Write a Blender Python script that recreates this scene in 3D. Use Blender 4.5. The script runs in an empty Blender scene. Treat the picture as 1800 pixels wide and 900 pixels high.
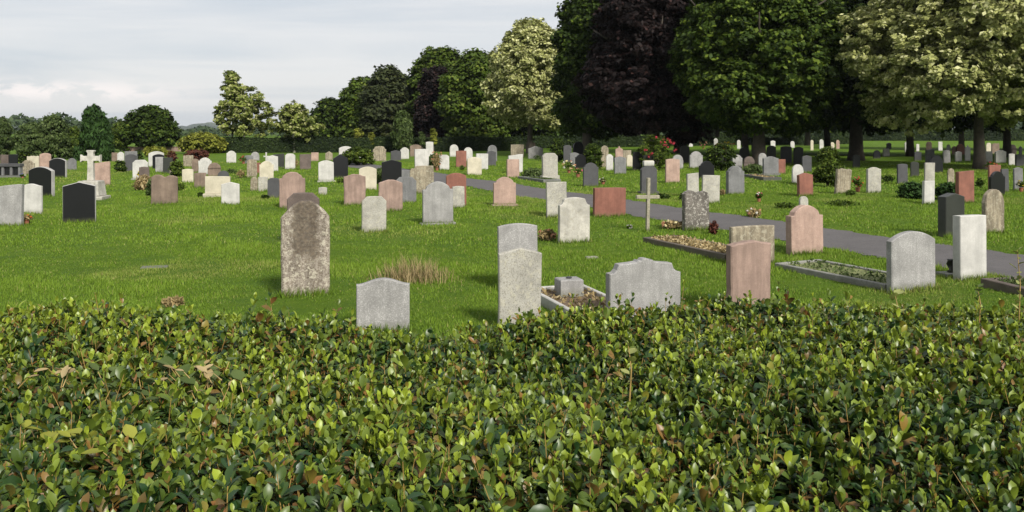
import bpy, math, random
import numpy as np
from math import radians as R
rng = np.random.default_rng(7); random.seed(7)
scene = bpy.context.scene
COL = scene.collection
F, HZ, CH = 1500.0, 230.0, 2.15          # focal length in photo pixels, horizon row, eye height (m)
SUN_EL = 36.0
SUNH = np.array([0.45, -0.893])           # horizontal direction towards the sun

# ------------------------------------------------------------------ basics
def gh(x, y):
    x = np.asarray(x, float); y = np.asarray(y, float)
    return 0.022*np.sin(x*0.9+0.4*y)+0.02*np.sin(0.55*y-0.7*x+1.0)+0.010*np.sin(2.3*x+1.7*y)
def at(px, py, z=0.0):
    d = (CH-z)*F/(py-HZ)
    return (px-900.0)/F*d, d
def lin(h):
    h = h.lstrip('#'); o = []
    for i in (0, 2, 4):
        c = int(h[i:i+2], 16)/255
        o.append(c/12.92 if c <= 0.04045 else ((c+0.055)/1.055)**2.4)
    return tuple(o)
def tag(o, label, cat, group=None, kind=None):
    if label: o['label'] = label
    if cat: o['category'] = cat
    if group: o['group'] = group
    if kind: o['kind'] = kind
    return o
def empty(name, loc, rz=0.0):
    o = bpy.data.objects.new(name, None); COL.objects.link(o)
    o.location = loc; o.rotation_euler = (0, 0, rz); o.empty_display_size = 0.3
    return o
def link(name, me, parent=None, loc=None, rz=0.0):
    o = bpy.data.objects.new(name, me); COL.objects.link(o)
    if parent: o.parent = parent
    if loc is not None: o.location = loc
    o.rotation_euler = (0, 0, rz)
    return o
def npmesh(name, V, polys, mats, col=None, midx=None, smooth=False):
    """V (n,3); polys: list of (m,k) int arrays"""
    me = bpy.data.meshes.new(name)
    V = np.asarray(V, np.float32)
    me.vertices.add(len(V)); me.vertices.foreach_set('co', V.ravel())
    polys = [np.asarray(p, np.int32) for p in polys if len(p)]
    nl = sum(p.size for p in polys); npoly = sum(len(p) for p in polys)
    me.loops.add(nl); me.loops.foreach_set('vertex_index', np.concatenate([p.ravel() for p in polys]))
    me.polygons.add(npoly)
    st = []; s = 0
    for p in polys:
        k = p.shape[1]; st.append(s+np.arange(len(p))*k); s += p.size
    me.polygons.foreach_set('loop_start', np.concatenate(st).astype(np.int32))
    if midx is not None: me.polygons.foreach_set('material_index', np.asarray(midx, np.int32))
    me.update(calc_edges=True)
    if smooth: me.polygons.foreach_set('use_smooth', np.ones(npoly, bool))
    if col is not None:
        a = me.attributes.new('tint', 'FLOAT_COLOR', 'POINT')
        c = np.ones((len(V), 4), np.float32); c[:, :col.shape[1]] = col
        a.data.foreach_set('color', c.ravel())
    for m in (mats if isinstance(mats, (list, tuple)) else [mats]): me.materials.append(m)
    return me
class MB:
    """collects tubes, boxes and prisms into one mesh"""
    def __init__(s): s.v = []; s.f = []; s.m = []
    def add(s, vs, fs, mi=0):
        o = len(s.v); s.v += [tuple(map(float, p)) for p in vs]
        for f in fs: s.f.append([i+o for i in f]); s.m.append(mi)
    def box(s, x0, x1, y0, y1, z0, z1, b=0.008, mi=0, tx=1.0, ty=1.0):
        cx, cy = (x0+x1)/2, (y0+y1)/2; b = min(b, (x1-x0)/3, (y1-y0)/3, (z1-z0)/3)
        def ring(i, z, k):
            ax, ay = (x1-x0)/2*(1+(tx-1)*k)-i, (y1-y0)/2*(1+(ty-1)*k)-i
            return [(cx-ax, cy-ay, z), (cx+ax, cy-ay, z), (cx+ax, cy+ay, z), (cx-ax, cy+ay, z)]
        r = ring(b, z0, 0)+ring(0, z0+b, 0)+ring(0, z1-b, 1)+ring(b, z1, 1)
        f = [(3, 2, 1, 0), (12, 13, 14, 15)]
        for k in range(3):
            for i in range(4):
                j = (i+1) % 4; f.append((4*k+i, 4*k+j, 4*k+4+j, 4*k+4+i))
        s.add(r, f, mi)
    def tube(s, pts, rad, n=6, mi=0):
        pts = [np.array(p, float) for p in pts]; vs = []
        for i, p in enumerate(pts):
            t = pts[min(i+1, len(pts)-1)]-pts[max(i-1, 0)]; t /= (np.linalg.norm(t)+1e-9)
            a = np.cross(t, (0.3, 1, 0.1)); a /= np.linalg.norm(a); b = np.cross(t, a)
            for k in range(n):
                w = 2*math.pi*k/n; vs.append(p+rad[i]*(math.cos(w)*a+math.sin(w)*b))
        f = [tuple(range(n-1, -1, -1)), tuple(range((len(pts)-1)*n, len(pts)*n))]
        for i in range(len(pts)-1):
            for k in range(n):
                j = (k+1) % n; f.append((i*n+k, i*n+j, (i+1)*n+j, (i+1)*n+k))
        s.add(vs, f, mi)
    def lathe(s, prof, c=(0, 0, 0), n=14, mi=0):
        vs = []; f = []
        for r, z in prof:
            for k in range(n):
                w = 2*math.pi*k/n; vs.append((c[0]+r*math.cos(w), c[1]+r*math.sin(w), c[2]+z))
        for i in range(len(prof)-1):
            for k in range(n):
                j = (k+1) % n; f.append((i*n+k, i*n+j, (i+1)*n+j, (i+1)*n+k))
        f.append(tuple(range(n-1, -1, -1))); f.append(tuple(range((len(prof)-1)*n, len(prof)*n)))
        s.add(vs, f, mi)
    def prism(s, out, y0, y1, ch=0.008, front_mi=0, mi=0, jit=0.0, r=None):
        """outline (x,z) counter-clockwise seen from the front (-y); chamfered slab y0(front)..y1(back)"""
        P = np.array(out, float); n = len(P)
        nx = np.roll(P, -1, 0); pv = np.roll(P, 1, 0)
        e1 = P-pv; e2 = nx-P
        e1 /= (np.linalg.norm(e1, axis=1, keepdims=True)+1e-9); e2 /= (np.linalg.norm(e2, axis=1, keepdims=True)+1e-9)
        nn = np.stack([-(e1+e2)[:, 1], (e1+e2)[:, 0]], 1)
        nn /= (np.linalg.norm(nn, axis=1, keepdims=True)+1e-9)
        Q = P+nn*ch
        o = len(s.v)
        for A, y in ((Q, y0), (P, y0+ch), (P, y1-ch), (Q, y1)):
            for a in A: s.v.append((float(a[0]), float(y), float(a[1])))
        s.f.append([o+i for i in range(n)]); s.m.append(front_mi)
        s.f.append([o+3*n+i for i in range(n-1, -1, -1)]); s.m.append(mi)
        for k in range(3):
            for i in range(n):
                j = (i+1) % n
                s.f.append([o+k*n+i, o+(k+1)*n+i, o+(k+1)*n+j, o+k*n+j]); s.m.append(mi)
    def mesh(s, name, mats, smooth=False):
        me = bpy.data.meshes.new(name); me.from_pydata(s.v, [], s.f); me.update()
        for m in (mats if isinstance(mats, (list, tuple)) else [mats]): me.materials.append(m)
        me.polygons.foreach_set('material_index', s.m)
        if smooth: me.polygons.foreach_set('use_smooth', [True]*len(me.polygons))
        return me
    def build(s, name, mats, parent=None, loc=None, rz=0.0, smooth=False):
        return link(name, s.mesh(name, mats, smooth), parent, loc, rz)

# ------------------------------------------------------------------ materials
class NT:
    def __init__(s, name):
        s.m = bpy.data.materials.new(name); s.m.use_nodes = True; s.t = s.m.node_tree; s.n = s.t.nodes
        s.bsdf = s.n['Principled BSDF']; s.out = s.n['Material Output']
    def N(s, k, **kw):
        n = s.n.new(k)
        for a, v in kw.items(): setattr(n, a, v)
        return n
    def L(s, a, b): s.t.links.new(a, b)
    def noise(s, scale, detail=4, rough=0.6, vec=None, dist=0.0):
        n = s.N('ShaderNodeTexNoise'); n.inputs['Scale'].default_value = scale
        n.inputs['Detail'].default_value = detail; n.inputs['Roughness'].default_value = rough
        n.inputs['Distortion'].default_value = dist
        if vec is not None: s.L(vec, n.inputs['Vector'])
        return n.outputs['Fac']
    def ramp(s, fac, stops):
        n = s.N('ShaderNodeValToRGB'); s.L(fac, n.inputs['Fac']); e = n.color_ramp.elements
        while len(e) < len(stops): e.new(0.5)
        for i, (p, c) in enumerate(stops):
            e[i].position = p
            if not isinstance(c, (tuple, list)): c = (c, c, c)
            e[i].color = (c[0], c[1], c[2], 1)
        return n.outputs['Color']
    def mix(s, fac, a, b, mode='MIX'):
        n = s.N('ShaderNodeMix', data_type='RGBA', blend_type=mode)
        for sock, v in ((n.inputs[0], fac), (n.inputs[6], a), (n.inputs[7], b)):
            if hasattr(v, 'is_output'): s.L(v, sock)
            elif isinstance(v, (int, float)): sock.default_value = v if sock == n.inputs[0] else (v, v, v, 1)
            else: sock.default_value = (v[0], v[1], v[2], 1)
        return n.outputs[2]
    def math(s, op, a, b=0.0):
        n = s.N('ShaderNodeMath', operation=op)
        for sock, v in ((n.inputs[0], a), (n.inputs[1], b)):
            if hasattr(v, 'is_output'): s.L(v, sock)
            else: sock.default_value = v
        return n.outputs[0]
    def bump(s, h, strength=0.3, dist=0.01):
        n = s.N('ShaderNodeBump'); n.inputs['Strength'].default_value = strength; n.inputs['Distance'].default_value = dist
        s.L(h, n.inputs['Height']); s.L(n.outputs[0], s.bsdf.inputs['Normal'])

def stone_mat(name, base, dark, spot=None, panel=None, grain=160, stain=0.4, rough=0.75, streak=0.0, lichen=None, lich_amt=0.5, bump=0.35, spec=0.3):
    t = NT(name); tc = t.N('ShaderNodeTexCoord'); oi = t.N('ShaderNodeObjectInfo')
    off = t.N('ShaderNodeVectorMath', operation='SCALE'); off.inputs[0].default_value = (37, 19, 53)
    t.L(oi.outputs['Random'], off.inputs['Scale'])
    add = t.N('ShaderNodeVectorMath', operation='ADD'); t.L(tc.outputs['Object'], add.inputs[0]); t.L(off.outputs[0], add.inputs[1])
    v = add.outputs[0]
    g = t.noise(grain, 2, 0.7, v)
    c = t.mix(t.ramp(g, [(0.40, 0.0), (0.62, 1.0)]), base, dark)
    if spot is not None:
        c = t.mix(t.ramp(t.noise(grain*0.55, 1, 0.5, v), [(0.56, 0.0), (0.64, 1.0)]), c, spot)
    big = t.noise(3.2, 5, 0.65, v)
    c = t.mix(t.math('MULTIPLY', t.ramp(big, [(0.38, 1.0), (0.62, 0.0)]), stain), c, tuple(k*0.45 for k in dark))
    if streak > 0:
        mp = t.N('ShaderNodeMapping'); mp.inputs['Scale'].default_value = (9, 9, 0.9); t.L(v, mp.inputs['Vector'])
        s = t.noise(1.6, 4, 0.6, mp.outputs[0])
        c = t.mix(t.math('MULTIPLY', t.ramp(s, [(0.42, 0.0), (0.6, 1.0)]), streak), c, tuple(k*0.35 for k in dark))
    if lichen is not None:
        l = t.noise(14, 5, 0.75, v, 0.4)
        c = t.mix(t.math('MULTIPLY', t.ramp(l, [(0.53, 0.0), (0.58, 1.0)]), lich_amt), c, lichen)
        l2 = t.noise(7, 6, 0.8, v, 0.3)
        c = t.mix(t.math('MULTIPLY', t.ramp(l2, [(0.56, 0.0), (0.62, 1.0)]), lich_amt*0.8), c, tuple(k*0.3 for k in dark))
    if panel is not None:      # weathered inner panel of the carved face
        sq = t.N('ShaderNodeSeparateXYZ'); t.L(tc.outputs['Object'], sq.inputs[0]); wob = t.math('MULTIPLY', t.math('SUBTRACT', t.noise(9, 5, 0.7, v), 0.5), 0.22)
        ax = t.math('ADD', t.math('ABSOLUTE', sq.outputs[0]), wob); az = t.math('ADD', sq.outputs[2], t.math('MULTIPLY', wob, 2.0))
        mk = t.math('MULTIPLY', t.ramp(ax, [(panel[0]-.02, 1.0), (panel[0]+.03, 0.0)]), t.ramp(az, [(panel[1], 0.0), (panel[1]+.12, 1.0)]))
        c = t.mix(t.math('MULTIPLY', mk, 0.8), c, t.mix(t.ramp(t.noise(30, 3, .7, v), [(0.4, 0.0), (0.65, 1.0)]), (0.040, 0.029, 0.019), (0.13, 0.10, 0.07)))
    # splash dirt and algae near the foot of the stone
    sp = t.N('ShaderNodeSeparateXYZ'); t.L(tc.outputs['Object'], sp.inputs[0])
    foot = t.ramp(t.math('ADD', sp.outputs[2], t.math('MULTIPLY', t.noise(9, 4, 0.7, v), 0.16)), [(0.08, 1.0), (0.22, 0.0)])
    c = t.mix(t.math('MULTIPLY', foot, 0.55), c, (0.09, 0.10, 0.045))
    t.L(c, t.bsdf.inputs['Base Color'])
    t.bsdf.inputs['Roughness'].default_value = rough; t.bsdf.inputs['Specular IOR Level'].default_value = spec
    t.bump(t.math('ADD', g, t.math('MULTIPLY', big, 2.0)), bump, 0.006)
    return t.m
M = {}
M['W'] = stone_mat('white_marble', (0.54, 0.525, 0.49), (0.42, 0.41, 0.38), stain=0.35, streak=.12)
M['WS'] = stone_mat('stained_white_marble', (0.60, 0.57, 0.50), (0.42, 0.40, 0.35), stain=0.6, streak=0.15, lichen=(0.30, 0.28, 0.22), lich_amt=0.4)
M['C'] = stone_mat('cream_limestone', (0.54, 0.49, 0.38), (0.44, 0.40, 0.30), stain=0.35)
M['LG'] = stone_mat('light_grey_granite', (0.34, 0.33, 0.32), (0.23, 0.225, 0.215), spot=(0.42, 0.41, 0.395), stain=0.4, streak=.2)
M['LS'] = stone_mat('speckled_grey_granite', (0.42, 0.405, 0.36), (0.31, 0.295, 0.255), spot=(0.25, 0.235, 0.20), grain=110, stain=0.45, lichen=(0.48, 0.45, 0.34), lich_amt=0.4)
M['G'] = stone_mat('grey_granite', (0.19, 0.19, 0.19), (0.125, 0.125, 0.125), spot=(0.26, 0.26, 0.255), stain=0.4, streak=.2)
M['DG'] = stone_mat('dark_grey_granite', (0.085, 0.085, 0.088), (0.05, 0.05, 0.052), stain=0.3)
M['DK'] = stone_mat('greenish_black_granite', (0.04, 0.042, 0.036), (0.022, 0.024, 0.02), stain=0.3, rough=0.4, spec=0.4)
M['K'] = stone_mat('polished_black_granite', (0.012, 0.012, 0.014), (0.007, 0.007, 0.008), stain=0.2, rough=0.3, spec=0.4, bump=0.05)
M['P'] = stone_mat('pink_granite', (0.43, 0.295, 0.235), (0.33, 0.225, 0.18), spot=(0.47, 0.35, 0.29), stain=0.45, streak=.2, grain=120)
M['PD'] = stone_mat('worn_pink_sandstone', (0.35, 0.25, 0.205), (0.27, 0.185, 0.15), stain=0.45, streak=0.3)
M['R'] = stone_mat('red_sandstone', (0.27, 0.115, 0.08), (0.19, 0.08, 0.058), stain=0.4, streak=.2)
M['B'] = stone_mat('brown_sandstone', (0.25, 0.185, 0.14), (0.17, 0.125, 0.095), stain=0.5, streak=0.25)
M['DB'] = stone_mat('dark_brown_sandstone', (0.15, 0.115, 0.10), (0.09, 0.07, 0.06), stain=0.45)
M['T'] = stone_mat('weathered_tan_limestone', (0.36, 0.31, 0.22), (0.24, 0.20, 0.14), stain=0.6, streak=0.55, lichen=(0.46, 0.43, 0.33), lich_amt=0.4)
M['MB'] = stone_mat('lichen_mottled_sandstone', (0.42, 0.37, 0.31), (0.17, 0.135, 0.10), stain=0.5, streak=0.35, lichen=(0.52, 0.48, 0.38), lich_amt=0.6, grain=60, bump=0.7, panel=(.16, .42))
M['MD'] = stone_mat('mottled_dark_stone', (0.19, 0.17, 0.15), (0.10, 0.09, 0.075), stain=0.6, streak=0.3, lichen=(0.42, 0.40, 0.35), lich_amt=0.7, grain=70, bump=0.6)
M['GS'] = stone_mat('rough_grey_side', (0.40, 0.39, 0.37), (0.30, 0.29, 0.28), stain=0.3)
M['HW'] = stone_mat('headstone_foot_white', (0.66, 0.64, 0.60), (0.5, 0.48, 0.45), stain=0.2)

def plain(name, col, rough=0.6, nscale=20, var=0.35):
    t = NT(name); tc = t.N('ShaderNodeTexCoord')
    n = t.noise(nscale, 4, 0.6, tc.outputs['Object'])
    c = t.mix(t.ramp(n, [(0.3, 0.0), (0.7, 1.0)]), tuple(k*(1-var) for k in col), tuple(min(1, k*(1+var)) for k in col))
    t.L(c, t.bsdf.inputs['Base Color']); t.bsdf.inputs['Roughness'].default_value = rough
    t.bump(n, 0.3, 0.01)
    return t.m
M['bark'] = plain('tree_bark', (0.05, 0.04, 0.03), 0.9, 6)
M['palebark'] = plain('pale_bark', (0.22, 0.21, 0.16), 0.9, 6)
M['pot'] = plain('clay_pot', (0.25, 0.09, 0.05), 0.8)
M['darkpot'] = plain('dark_metal_vase', (0.03, 0.03, 0.035), 0.4)
M['soil'] = plain('grave_soil', (0.11, 0.075, 0.045), 0.95, 14, 0.6)
M['bed'] = plain('mossy_bed', (0.13, 0.145, 0.05), 0.95, 10, 0.6)
M['gravel'] = plain('pink_gravel', (0.34, 0.26, 0.20), 0.9, 60, 0.6)
M['wallb'] = plain('brown_brick', (0.23, 0.16, 0.13), 0.9, 4)
M['stem'] = plain('shoot_stem', (0.27, 0.18, 0.05), 0.6, 30)
M['wood'] = plain('weathered_wood', (0.24, 0.22, 0.16), 0.85, 25)

def leaf_mat(name, c0, c1, c2, rough=0.6, trans=0.22, spec=0.12):
    """tint.r mixes dark to light foliage, tint.g above 0.5 brings in the third colour"""
    t = NT(name); a = t.N('ShaderNodeAttribute', attribute_name='tint')
    sp = t.N('ShaderNodeSeparateColor'); t.L(a.outputs['Color'], sp.inputs[0])
    c = t.mix(sp.outputs[0], c0, c1); c = t.mix(sp.outputs[1], c, c2)
    t.L(c, t.bsdf.inputs['Base Color']); t.bsdf.inputs['Roughness'].default_value = rough
    t.bsdf.inputs['Specular IOR Level'].default_value = spec
    if trans > 0:
        tr = t.N('ShaderNodeBsdfTranslucent'); t.L(c, tr.inputs['Color'])
        ms = t.N('ShaderNodeMixShader'); ms.inputs[0].default_value = trans
        t.L(t.bsdf.outputs[0], ms.inputs[1]); t.L(tr.outputs[0], ms.inputs[2]); t.L(ms.outputs[0], t.out.inputs['Surface'])
    return t.m
L_ = {}
L_['dark'] = leaf_mat('dark_green_leaves', (0.009, 0.017, 0.004), (0.042, 0.072, 0.009), (0.12, 0.165, 0.02))
L_['mid'] = leaf_mat('green_leaves', (0.024, 0.042, 0.008), (0.080, 0.122, 0.013), (0.15, 0.18, 0.03))
L_['grey'] = leaf_mat('grey_green_leaves', (0.022, 0.030, 0.012), (0.056, 0.070, 0.024), (0.09, 0.10, 0.035))
L_['copper'] = leaf_mat('copper_leaves', (0.008, 0.006, 0.006), (0.020, 0.013, 0.012), (0.06, 0.032, 0.028))
L_['yellow'] = leaf_mat('variegated_leaves', (0.13, 0.15, 0.04), (0.41, 0.42, 0.155), (0.62, 0.61, 0.33))
L_['maple'] = leaf_mat('young_maple_leaves', (0.075, 0.105, 0.018), (0.20, 0.235, 0.05), (0.40, 0.40, 0.18))
L_['conifer'] = leaf_mat('conifer_needles', (0.014, 0.032, 0.008), (0.034, 0.074, 0.015), (0.055, 0.10, 0.025), rough=0.7, trans=0.1)
L_['olive'] = leaf_mat('olive_leaves', (0.035, 0.055, 0.018), (0.09, 0.13, 0.035), (0.15, 0.19, 0.07))
L_['gold'] = leaf_mat('golden_leaves', (0.09, 0.10, 0.015), (0.24, 0.26, 0.035), (0.36, 0.36, 0.07))
L_['hedge'] = leaf_mat('clipped_yew', (0.006, 0.012, 0.004), (0.020, 0.034, 0.008), (0.05, 0.07, 0.015), rough=0.7, trans=0.05)
L_['redsh'] = leaf_mat('red_leaves', (0.05, 0.02, 0.015), (0.13, 0.045, 0.03), (0.2, 0.09, 0.05))
L_['dry'] = leaf_mat('dry_stems', (0.13, 0.10, 0.04), (0.36, 0.27, 0.13), (0.46, 0.38, 0.22), trans=0.15)
L_['farw'] = leaf_mat('far_wood_leaves', (0.02, 0.035, 0.018), (0.05, 0.075, 0.03), (0.08, 0.10, 0.04), trans=0.0)
L_['laurel'] = leaf_mat('hedge_leaves', (0.018, 0.050, 0.012), (0.27, 0.34, 0.030), (0.22, 0.10, 0.03), rough=0.40, trans=0.22, spec=0.45)
L_['grass'] = leaf_mat('grass_blades', (0.078, 0.140, 0.013), (0.190, 0.292, 0.028), (0.34, 0.31, 0.11), rough=0.6, trans=0.3, spec=0.2)
for k, c in dict(white=(0.72, 0.70, 0.62), red=(0.48, 0.06, 0.08), pink=(0.62, 0.16, 0.22), yellow=(0.65, 0.5, 0.04), peach=(0.62, 0.33, 0.2), blue=(0.07, 0.06, 0.4), cream=(0.7, 0.62, 0.35), orange=(0.55, 0.15, 0.03)).items():
    L_['f_'+k] = leaf_mat(k+'_petals', tuple(v*0.7 for v in c), c, c, trans=0.2)

# ------------------------------------------------------------------ foliage
def quads(C, Nn, size, aspect=1.0, up=None, tint=None, rg=rng):
    """one diamond leaf per centre, facing Nn"""
    n = len(C); Nn = Nn/(np.linalg.norm(Nn, axis=1, keepdims=True)+1e-9)
    u = rg.normal(size=(n, 3)) if up is None else up
    u = u-(u*Nn).sum(1, keepdims=True)*Nn; u /= (np.linalg.norm(u, axis=1, keepdims=True)+1e-9)
    w = np.cross(Nn, u); s = np.asarray(size).reshape(-1, 1)
    V = np.stack([C-u*s*aspect, C+w*s*0.62+Nn*s*0.12, C+u*s*aspect*0.9, C-w*s*0.62+Nn*s*0.12], 1).reshape(-1, 3)
    Fq = np.arange(n*4).reshape(n, 4)
    T = None if tint is None else np.repeat(tint, 4, 0)
    return V, Fq, T
def ball(n, rg): 
    v = rg.normal(size=(n, 3)); return v/np.linalg.norm(v, axis=1, keepdims=True)
def lobes_for(w, h0, h1, n, rg, flat=0.85, core=0.72):
    """ellipsoid lobes filling a crown of half-width w between heights h0 and h1"""
    H = h1-h0; out = [((0, 0, h0+H*0.5), (w*core, w*core*flat, H*0.46*core/.72))]
    for i in range(n):
        z = (i+0.5)/n; a = i*2.4+rg.uniform(-0.5, 0.5)
        prof = math.sin(math.pi*min(1, (z*0.92+0.10)**0.75))**0.6
        r = w*prof*rg.uniform(0.5, 0.72); lr = w*rg.uniform(0.28, 0.42)
        zz = h0+lr*0.7+(H-lr*1.5)*z
        out.append(((r*math.cos(a), r*math.sin(a)*flat, zz), (lr, lr, lr*rg.uniform(0.7, 0.95))))
    return out
def crown(name, mat, lobes, nclump, per, leaf, clump, parent, seed, tipfrac=0.12, vert=0.0, bright=0.5):
    rg = np.random.default_rng(seed)
    vol = np.array([(l[1][0]*l[1][1]*l[1][2])**0.66 for l in lobes]); p = vol/vol.sum()
    li = rg.choice(len(lobes), nclump, p=p)
    c = np.array([l[0] for l in lobes])[li]; r = np.array([l[1] for l in lobes])[li]
    d = ball(nclump, rg); rad = rg.uniform(0.45, 1.05, (nclump, 1))**0.45
    cc = c+d*r*rad
    inner = rad[:, 0] < 0.8
    base = np.clip(rg.normal(bright, 0.22, nclump), 0, 1)
    sz = clump*rg.uniform(0.6, 1.3, nclump)
    n = nclump*per; idx = np.repeat(np.arange(nclump), per)
    off = ball(n, rg)*rg.uniform(0.1, 1, (n, 1))**0.5*sz[idx][:, None]*np.array([1, 1, 0.55])
    P = cc[idx]+off
    nr = d[idx]*0.8+np.array([0, 0, 0.8])+rg.normal(size=(n, 3))*0.55
    t = np.zeros((n, 2)); t[:, 0] = np.clip(base[idx]+rg.normal(0, 0.18, n), 0, 1)
    t[:, 1] = (rg.random(n) < tipfrac)*rg.uniform(0.4, 1, n)
    up = None
    if vert > 0:
        up = np.tile([0, 0, 1.0], (n, 1))+rg.normal(size=(n, 3))*(1-vert); nr = d[idx]+rg.normal(size=(n, 3))*0.6
    V, Fq, T = quads(P, nr, leaf*rg.uniform(0.6, 1.35, n), 1.0+vert*1.5, up, t, rg)
    return link(name, npmesh(name, V, [Fq], mat, T), parent)
def trunk(parent, h, r, mat, spread, top, seed, nb=6, lean=0.0):
    rg = random.Random(seed); m = MB()
    pts = [(0, 0, -0.3), (0, 0, h*0.15), (lean*0.5+rg.uniform(-.1, .1), rg.uniform(-.1, .1), h*0.55), (lean, 0, h), (lean*1.1, 0, top*0.8)]
    m.tube(pts, [r*1.5, r*1.05, r*0.85, r*0.7, r*0.15], 9)
    for i in range(nb):
        a = i*2.4+rg.uniform(-.4, .4); z = h*rg.uniform(0.75, 1.0)+(top-h)*0.35*i/nb; L = spread*rg.uniform(0.55, 0.85)
        m.tube([(lean*z/h, 0, z), (L*.45*math.cos(a), L*.45*math.sin(a), z+L*.45), (L*math.cos(a), L*math.sin(a), z+(top-z)*rg.uniform(.3, .6))], [r*.5, r*.3, r*.08], 6)
    return m.build('trunk', mat, parent, smooth=True)
def tree(px, d, hw, ytop, ybot, mat, label, name='broadleaf_tree', nl=14, ncl=900, per=40, leaf=0.2, clump=0.6, seed=1, tr=0.28, tip=0.12, bark='bark', bright=0.5, group='trees round the graveyard', depth=0.85, trunk_h=None, vert=0.0, nb=6, core=.72):
    """px centre, hw half-width in photo pixels, ytop/ybot rows of the crown at distance d"""
    X = (px-900)/F*d; w = hw/F*d; z1 = CH+(HZ-ytop)/F*d; z0 = CH+(HZ-ybot)/F*d
    o = empty(name, (X, d, 0)); tag(o, label, 'tree', group)
    rg = np.random.default_rng(seed)
    crown('crown', mat, lobes_for(w, z0, z1, nl, rg, depth, core), ncl, per, leaf, clump, o, seed, tip, vert, bright)
    trunk(o, trunk_h or max(z0+0.2*(z1-z0), 0.8), tr, M[bark], w, z1, seed, nb)
    return o
def bush(px, yb, hw, ytop, mat, label, name='shrub', ncl=120, per=26, leaf=0.06, clump=0.18, seed=1, tip=0.15, cat='shrub', group='shrubs among the graves', vert=0.0, nl=7, bright=0.5):
    X, d = at(px, yb); w = hw/F*d; z1 = CH-(ytop-HZ)/F*d
    o = empty(name, (X, d, 0)); tag(o, label, cat, group); rg = np.random.default_rng(seed)
    crown('foliage', mat, lobes_for(w, 0.02, z1, nl, rg, 0.9), ncl, per, leaf, clump, o, seed, tip, vert, bright)
    m = MB(); r = random.Random(seed)
    for i in range(5):
        a = i*1.26; m.tube([(0, 0, -0.05), (w*.3*math.cos(a), w*.3*math.sin(a), z1*.4), (w*.6*math.cos(a), w*.6*math.sin(a), z1*.75)], [0.03, 0.02, 0.006], 5)
    m.build('stems', M['bark'], o)
    return o

# ------------------------------------------------------------------ world, sun, camera
w = bpy.data.worlds.new('World'); scene.world = w; w.use_nodes = True
nt = w.node_tree; bg = nt.nodes['Background']
sky = nt.nodes.new('ShaderNodeTexSky'); sky.sky_type = 'NISHITA'; sky.sun_disc = False
sky.sun_elevation = R(SUN_EL); sky.sun_rotation = math.atan2(SUNH[0], SUNH[1]) ; sky.altitude = 50; sky.dust_density = 1.5
tc = nt.nodes.new('ShaderNodeTexCoord')
mp = nt.nodes.new('ShaderNodeMapping'); mp.inputs['Scale'].default_value = (0.8, 1.0, 11.0); mp.inputs['Rotation'].default_value = (R(3), R(4), 0)
nt.links.new(tc.outputs['Generated'], mp.inputs['Vector'])
def wn(scale, det, ro, vec, dist=0.0):
    n = nt.nodes.new('ShaderNodeTexNoise'); n.inputs['Scale'].default_value = scale; n.inputs['Detail'].default_value = det
    n.inputs['Roughness'].default_value = ro; n.inputs['Distortion'].default_value = dist; nt.links.new(vec, n.inputs['Vector']); return n.outputs['Fac']
def wr(fac, stops):
    n = nt.nodes.new('ShaderNodeValToRGB'); nt.links.new(fac, n.inputs['Fac']); e = n.color_ramp.elements
    while len(e) < len(stops): e.new(0.5)
    for i, (p, c) in enumerate(stops): e[i].position = p; e[i].color = (*(c if isinstance(c, tuple) else (c,)*3), 1)
    return n.outputs['Color']
def wmix(fac, a, b):
    n = nt.nodes.new('ShaderNodeMix'); n.data_type = 'RGBA'
    for s_, v in ((n.inputs[0], fac), (n.inputs[6], a), (n.inputs[7], b)):
        if hasattr(v, 'is_output'): nt.links.new(v, s_)
        elif isinstance(v, (int, float)): s_.default_value = v
        else: s_.default_value = (*v, 1)
    return n.outputs[2]
n1 = wn(2.2, 7, 0.55, mp.outputs[0], 0.6)
veil = wmix(wr(n1, [(0.36, 0.0), (0.60, 1.0)]), (6.5, 6.9, 7.4), (8.3, 8.25, 8.3))       # thin high cloud, grey-blue to pale
base = wmix(0.86, sky.outputs['Color'], veil)
# a few low heaped clouds near the horizon
mp2 = nt.nodes.new('ShaderNodeMapping'); mp2.inputs['Scale'].default_value = (1.0, 1.0, 2.6); nt.links.new(tc.outputs['Generated'], mp2.inputs['Vector'])
cu = wr(wn(22.0, 6, 0.6, mp2.outputs[0], 0.2), [(0.42, 0.0), (0.52, 1.0)])
sx = nt.nodes.new('ShaderNodeSeparateXYZ'); nt.links.new(tc.outputs['Generated'], sx.inputs[0])
band0 = wr(sx.outputs['Z'], [(0.028, 0.0), (0.038, 1.0), (0.045, 0.9), (0.056, 0.0)])
xshift = nt.nodes.new('ShaderNodeMath'); xshift.operation = 'ADD'; nt.links.new(sx.outputs['X'], xshift.inputs[0]); xshift.inputs[1].default_value = 1.0
xb = wr(xshift.outputs[0], [(0.46, 0.0), (0.50, 1.0), (0.58, 0.9), (0.67, 0.0)])
bm_ = nt.nodes.new('ShaderNodeMath'); bm_.operation = 'MULTIPLY'; nt.links.new(band0, bm_.inputs[0]); nt.links.new(xb, bm_.inputs[1]); band = bm_.outputs[0]
cm = nt.nodes.new('ShaderNodeMath'); cm.operation = 'MULTIPLY'; nt.links.new(cu, cm.inputs[0]); nt.links.new(band, cm.inputs[1])
cm2 = nt.nodes.new('ShaderNodeMath'); cm2.operation = 'MULTIPLY'; nt.links.new(cm.outputs[0], cm2.inputs[0]); cm2.inputs[1].default_value = 0.9
final = wmix(cm2.outputs[0], base, (10.2, 9.5, 9.2))
nt.links.new(final, bg.inputs['Color']); bg.inputs['Strength'].default_value = 0.08
sl = bpy.data.lights.new('sun', 'SUN'); sl.energy = 4.2; sl.angle = R(10); sl.color = (1.0, 0.955, 0.88)
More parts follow.
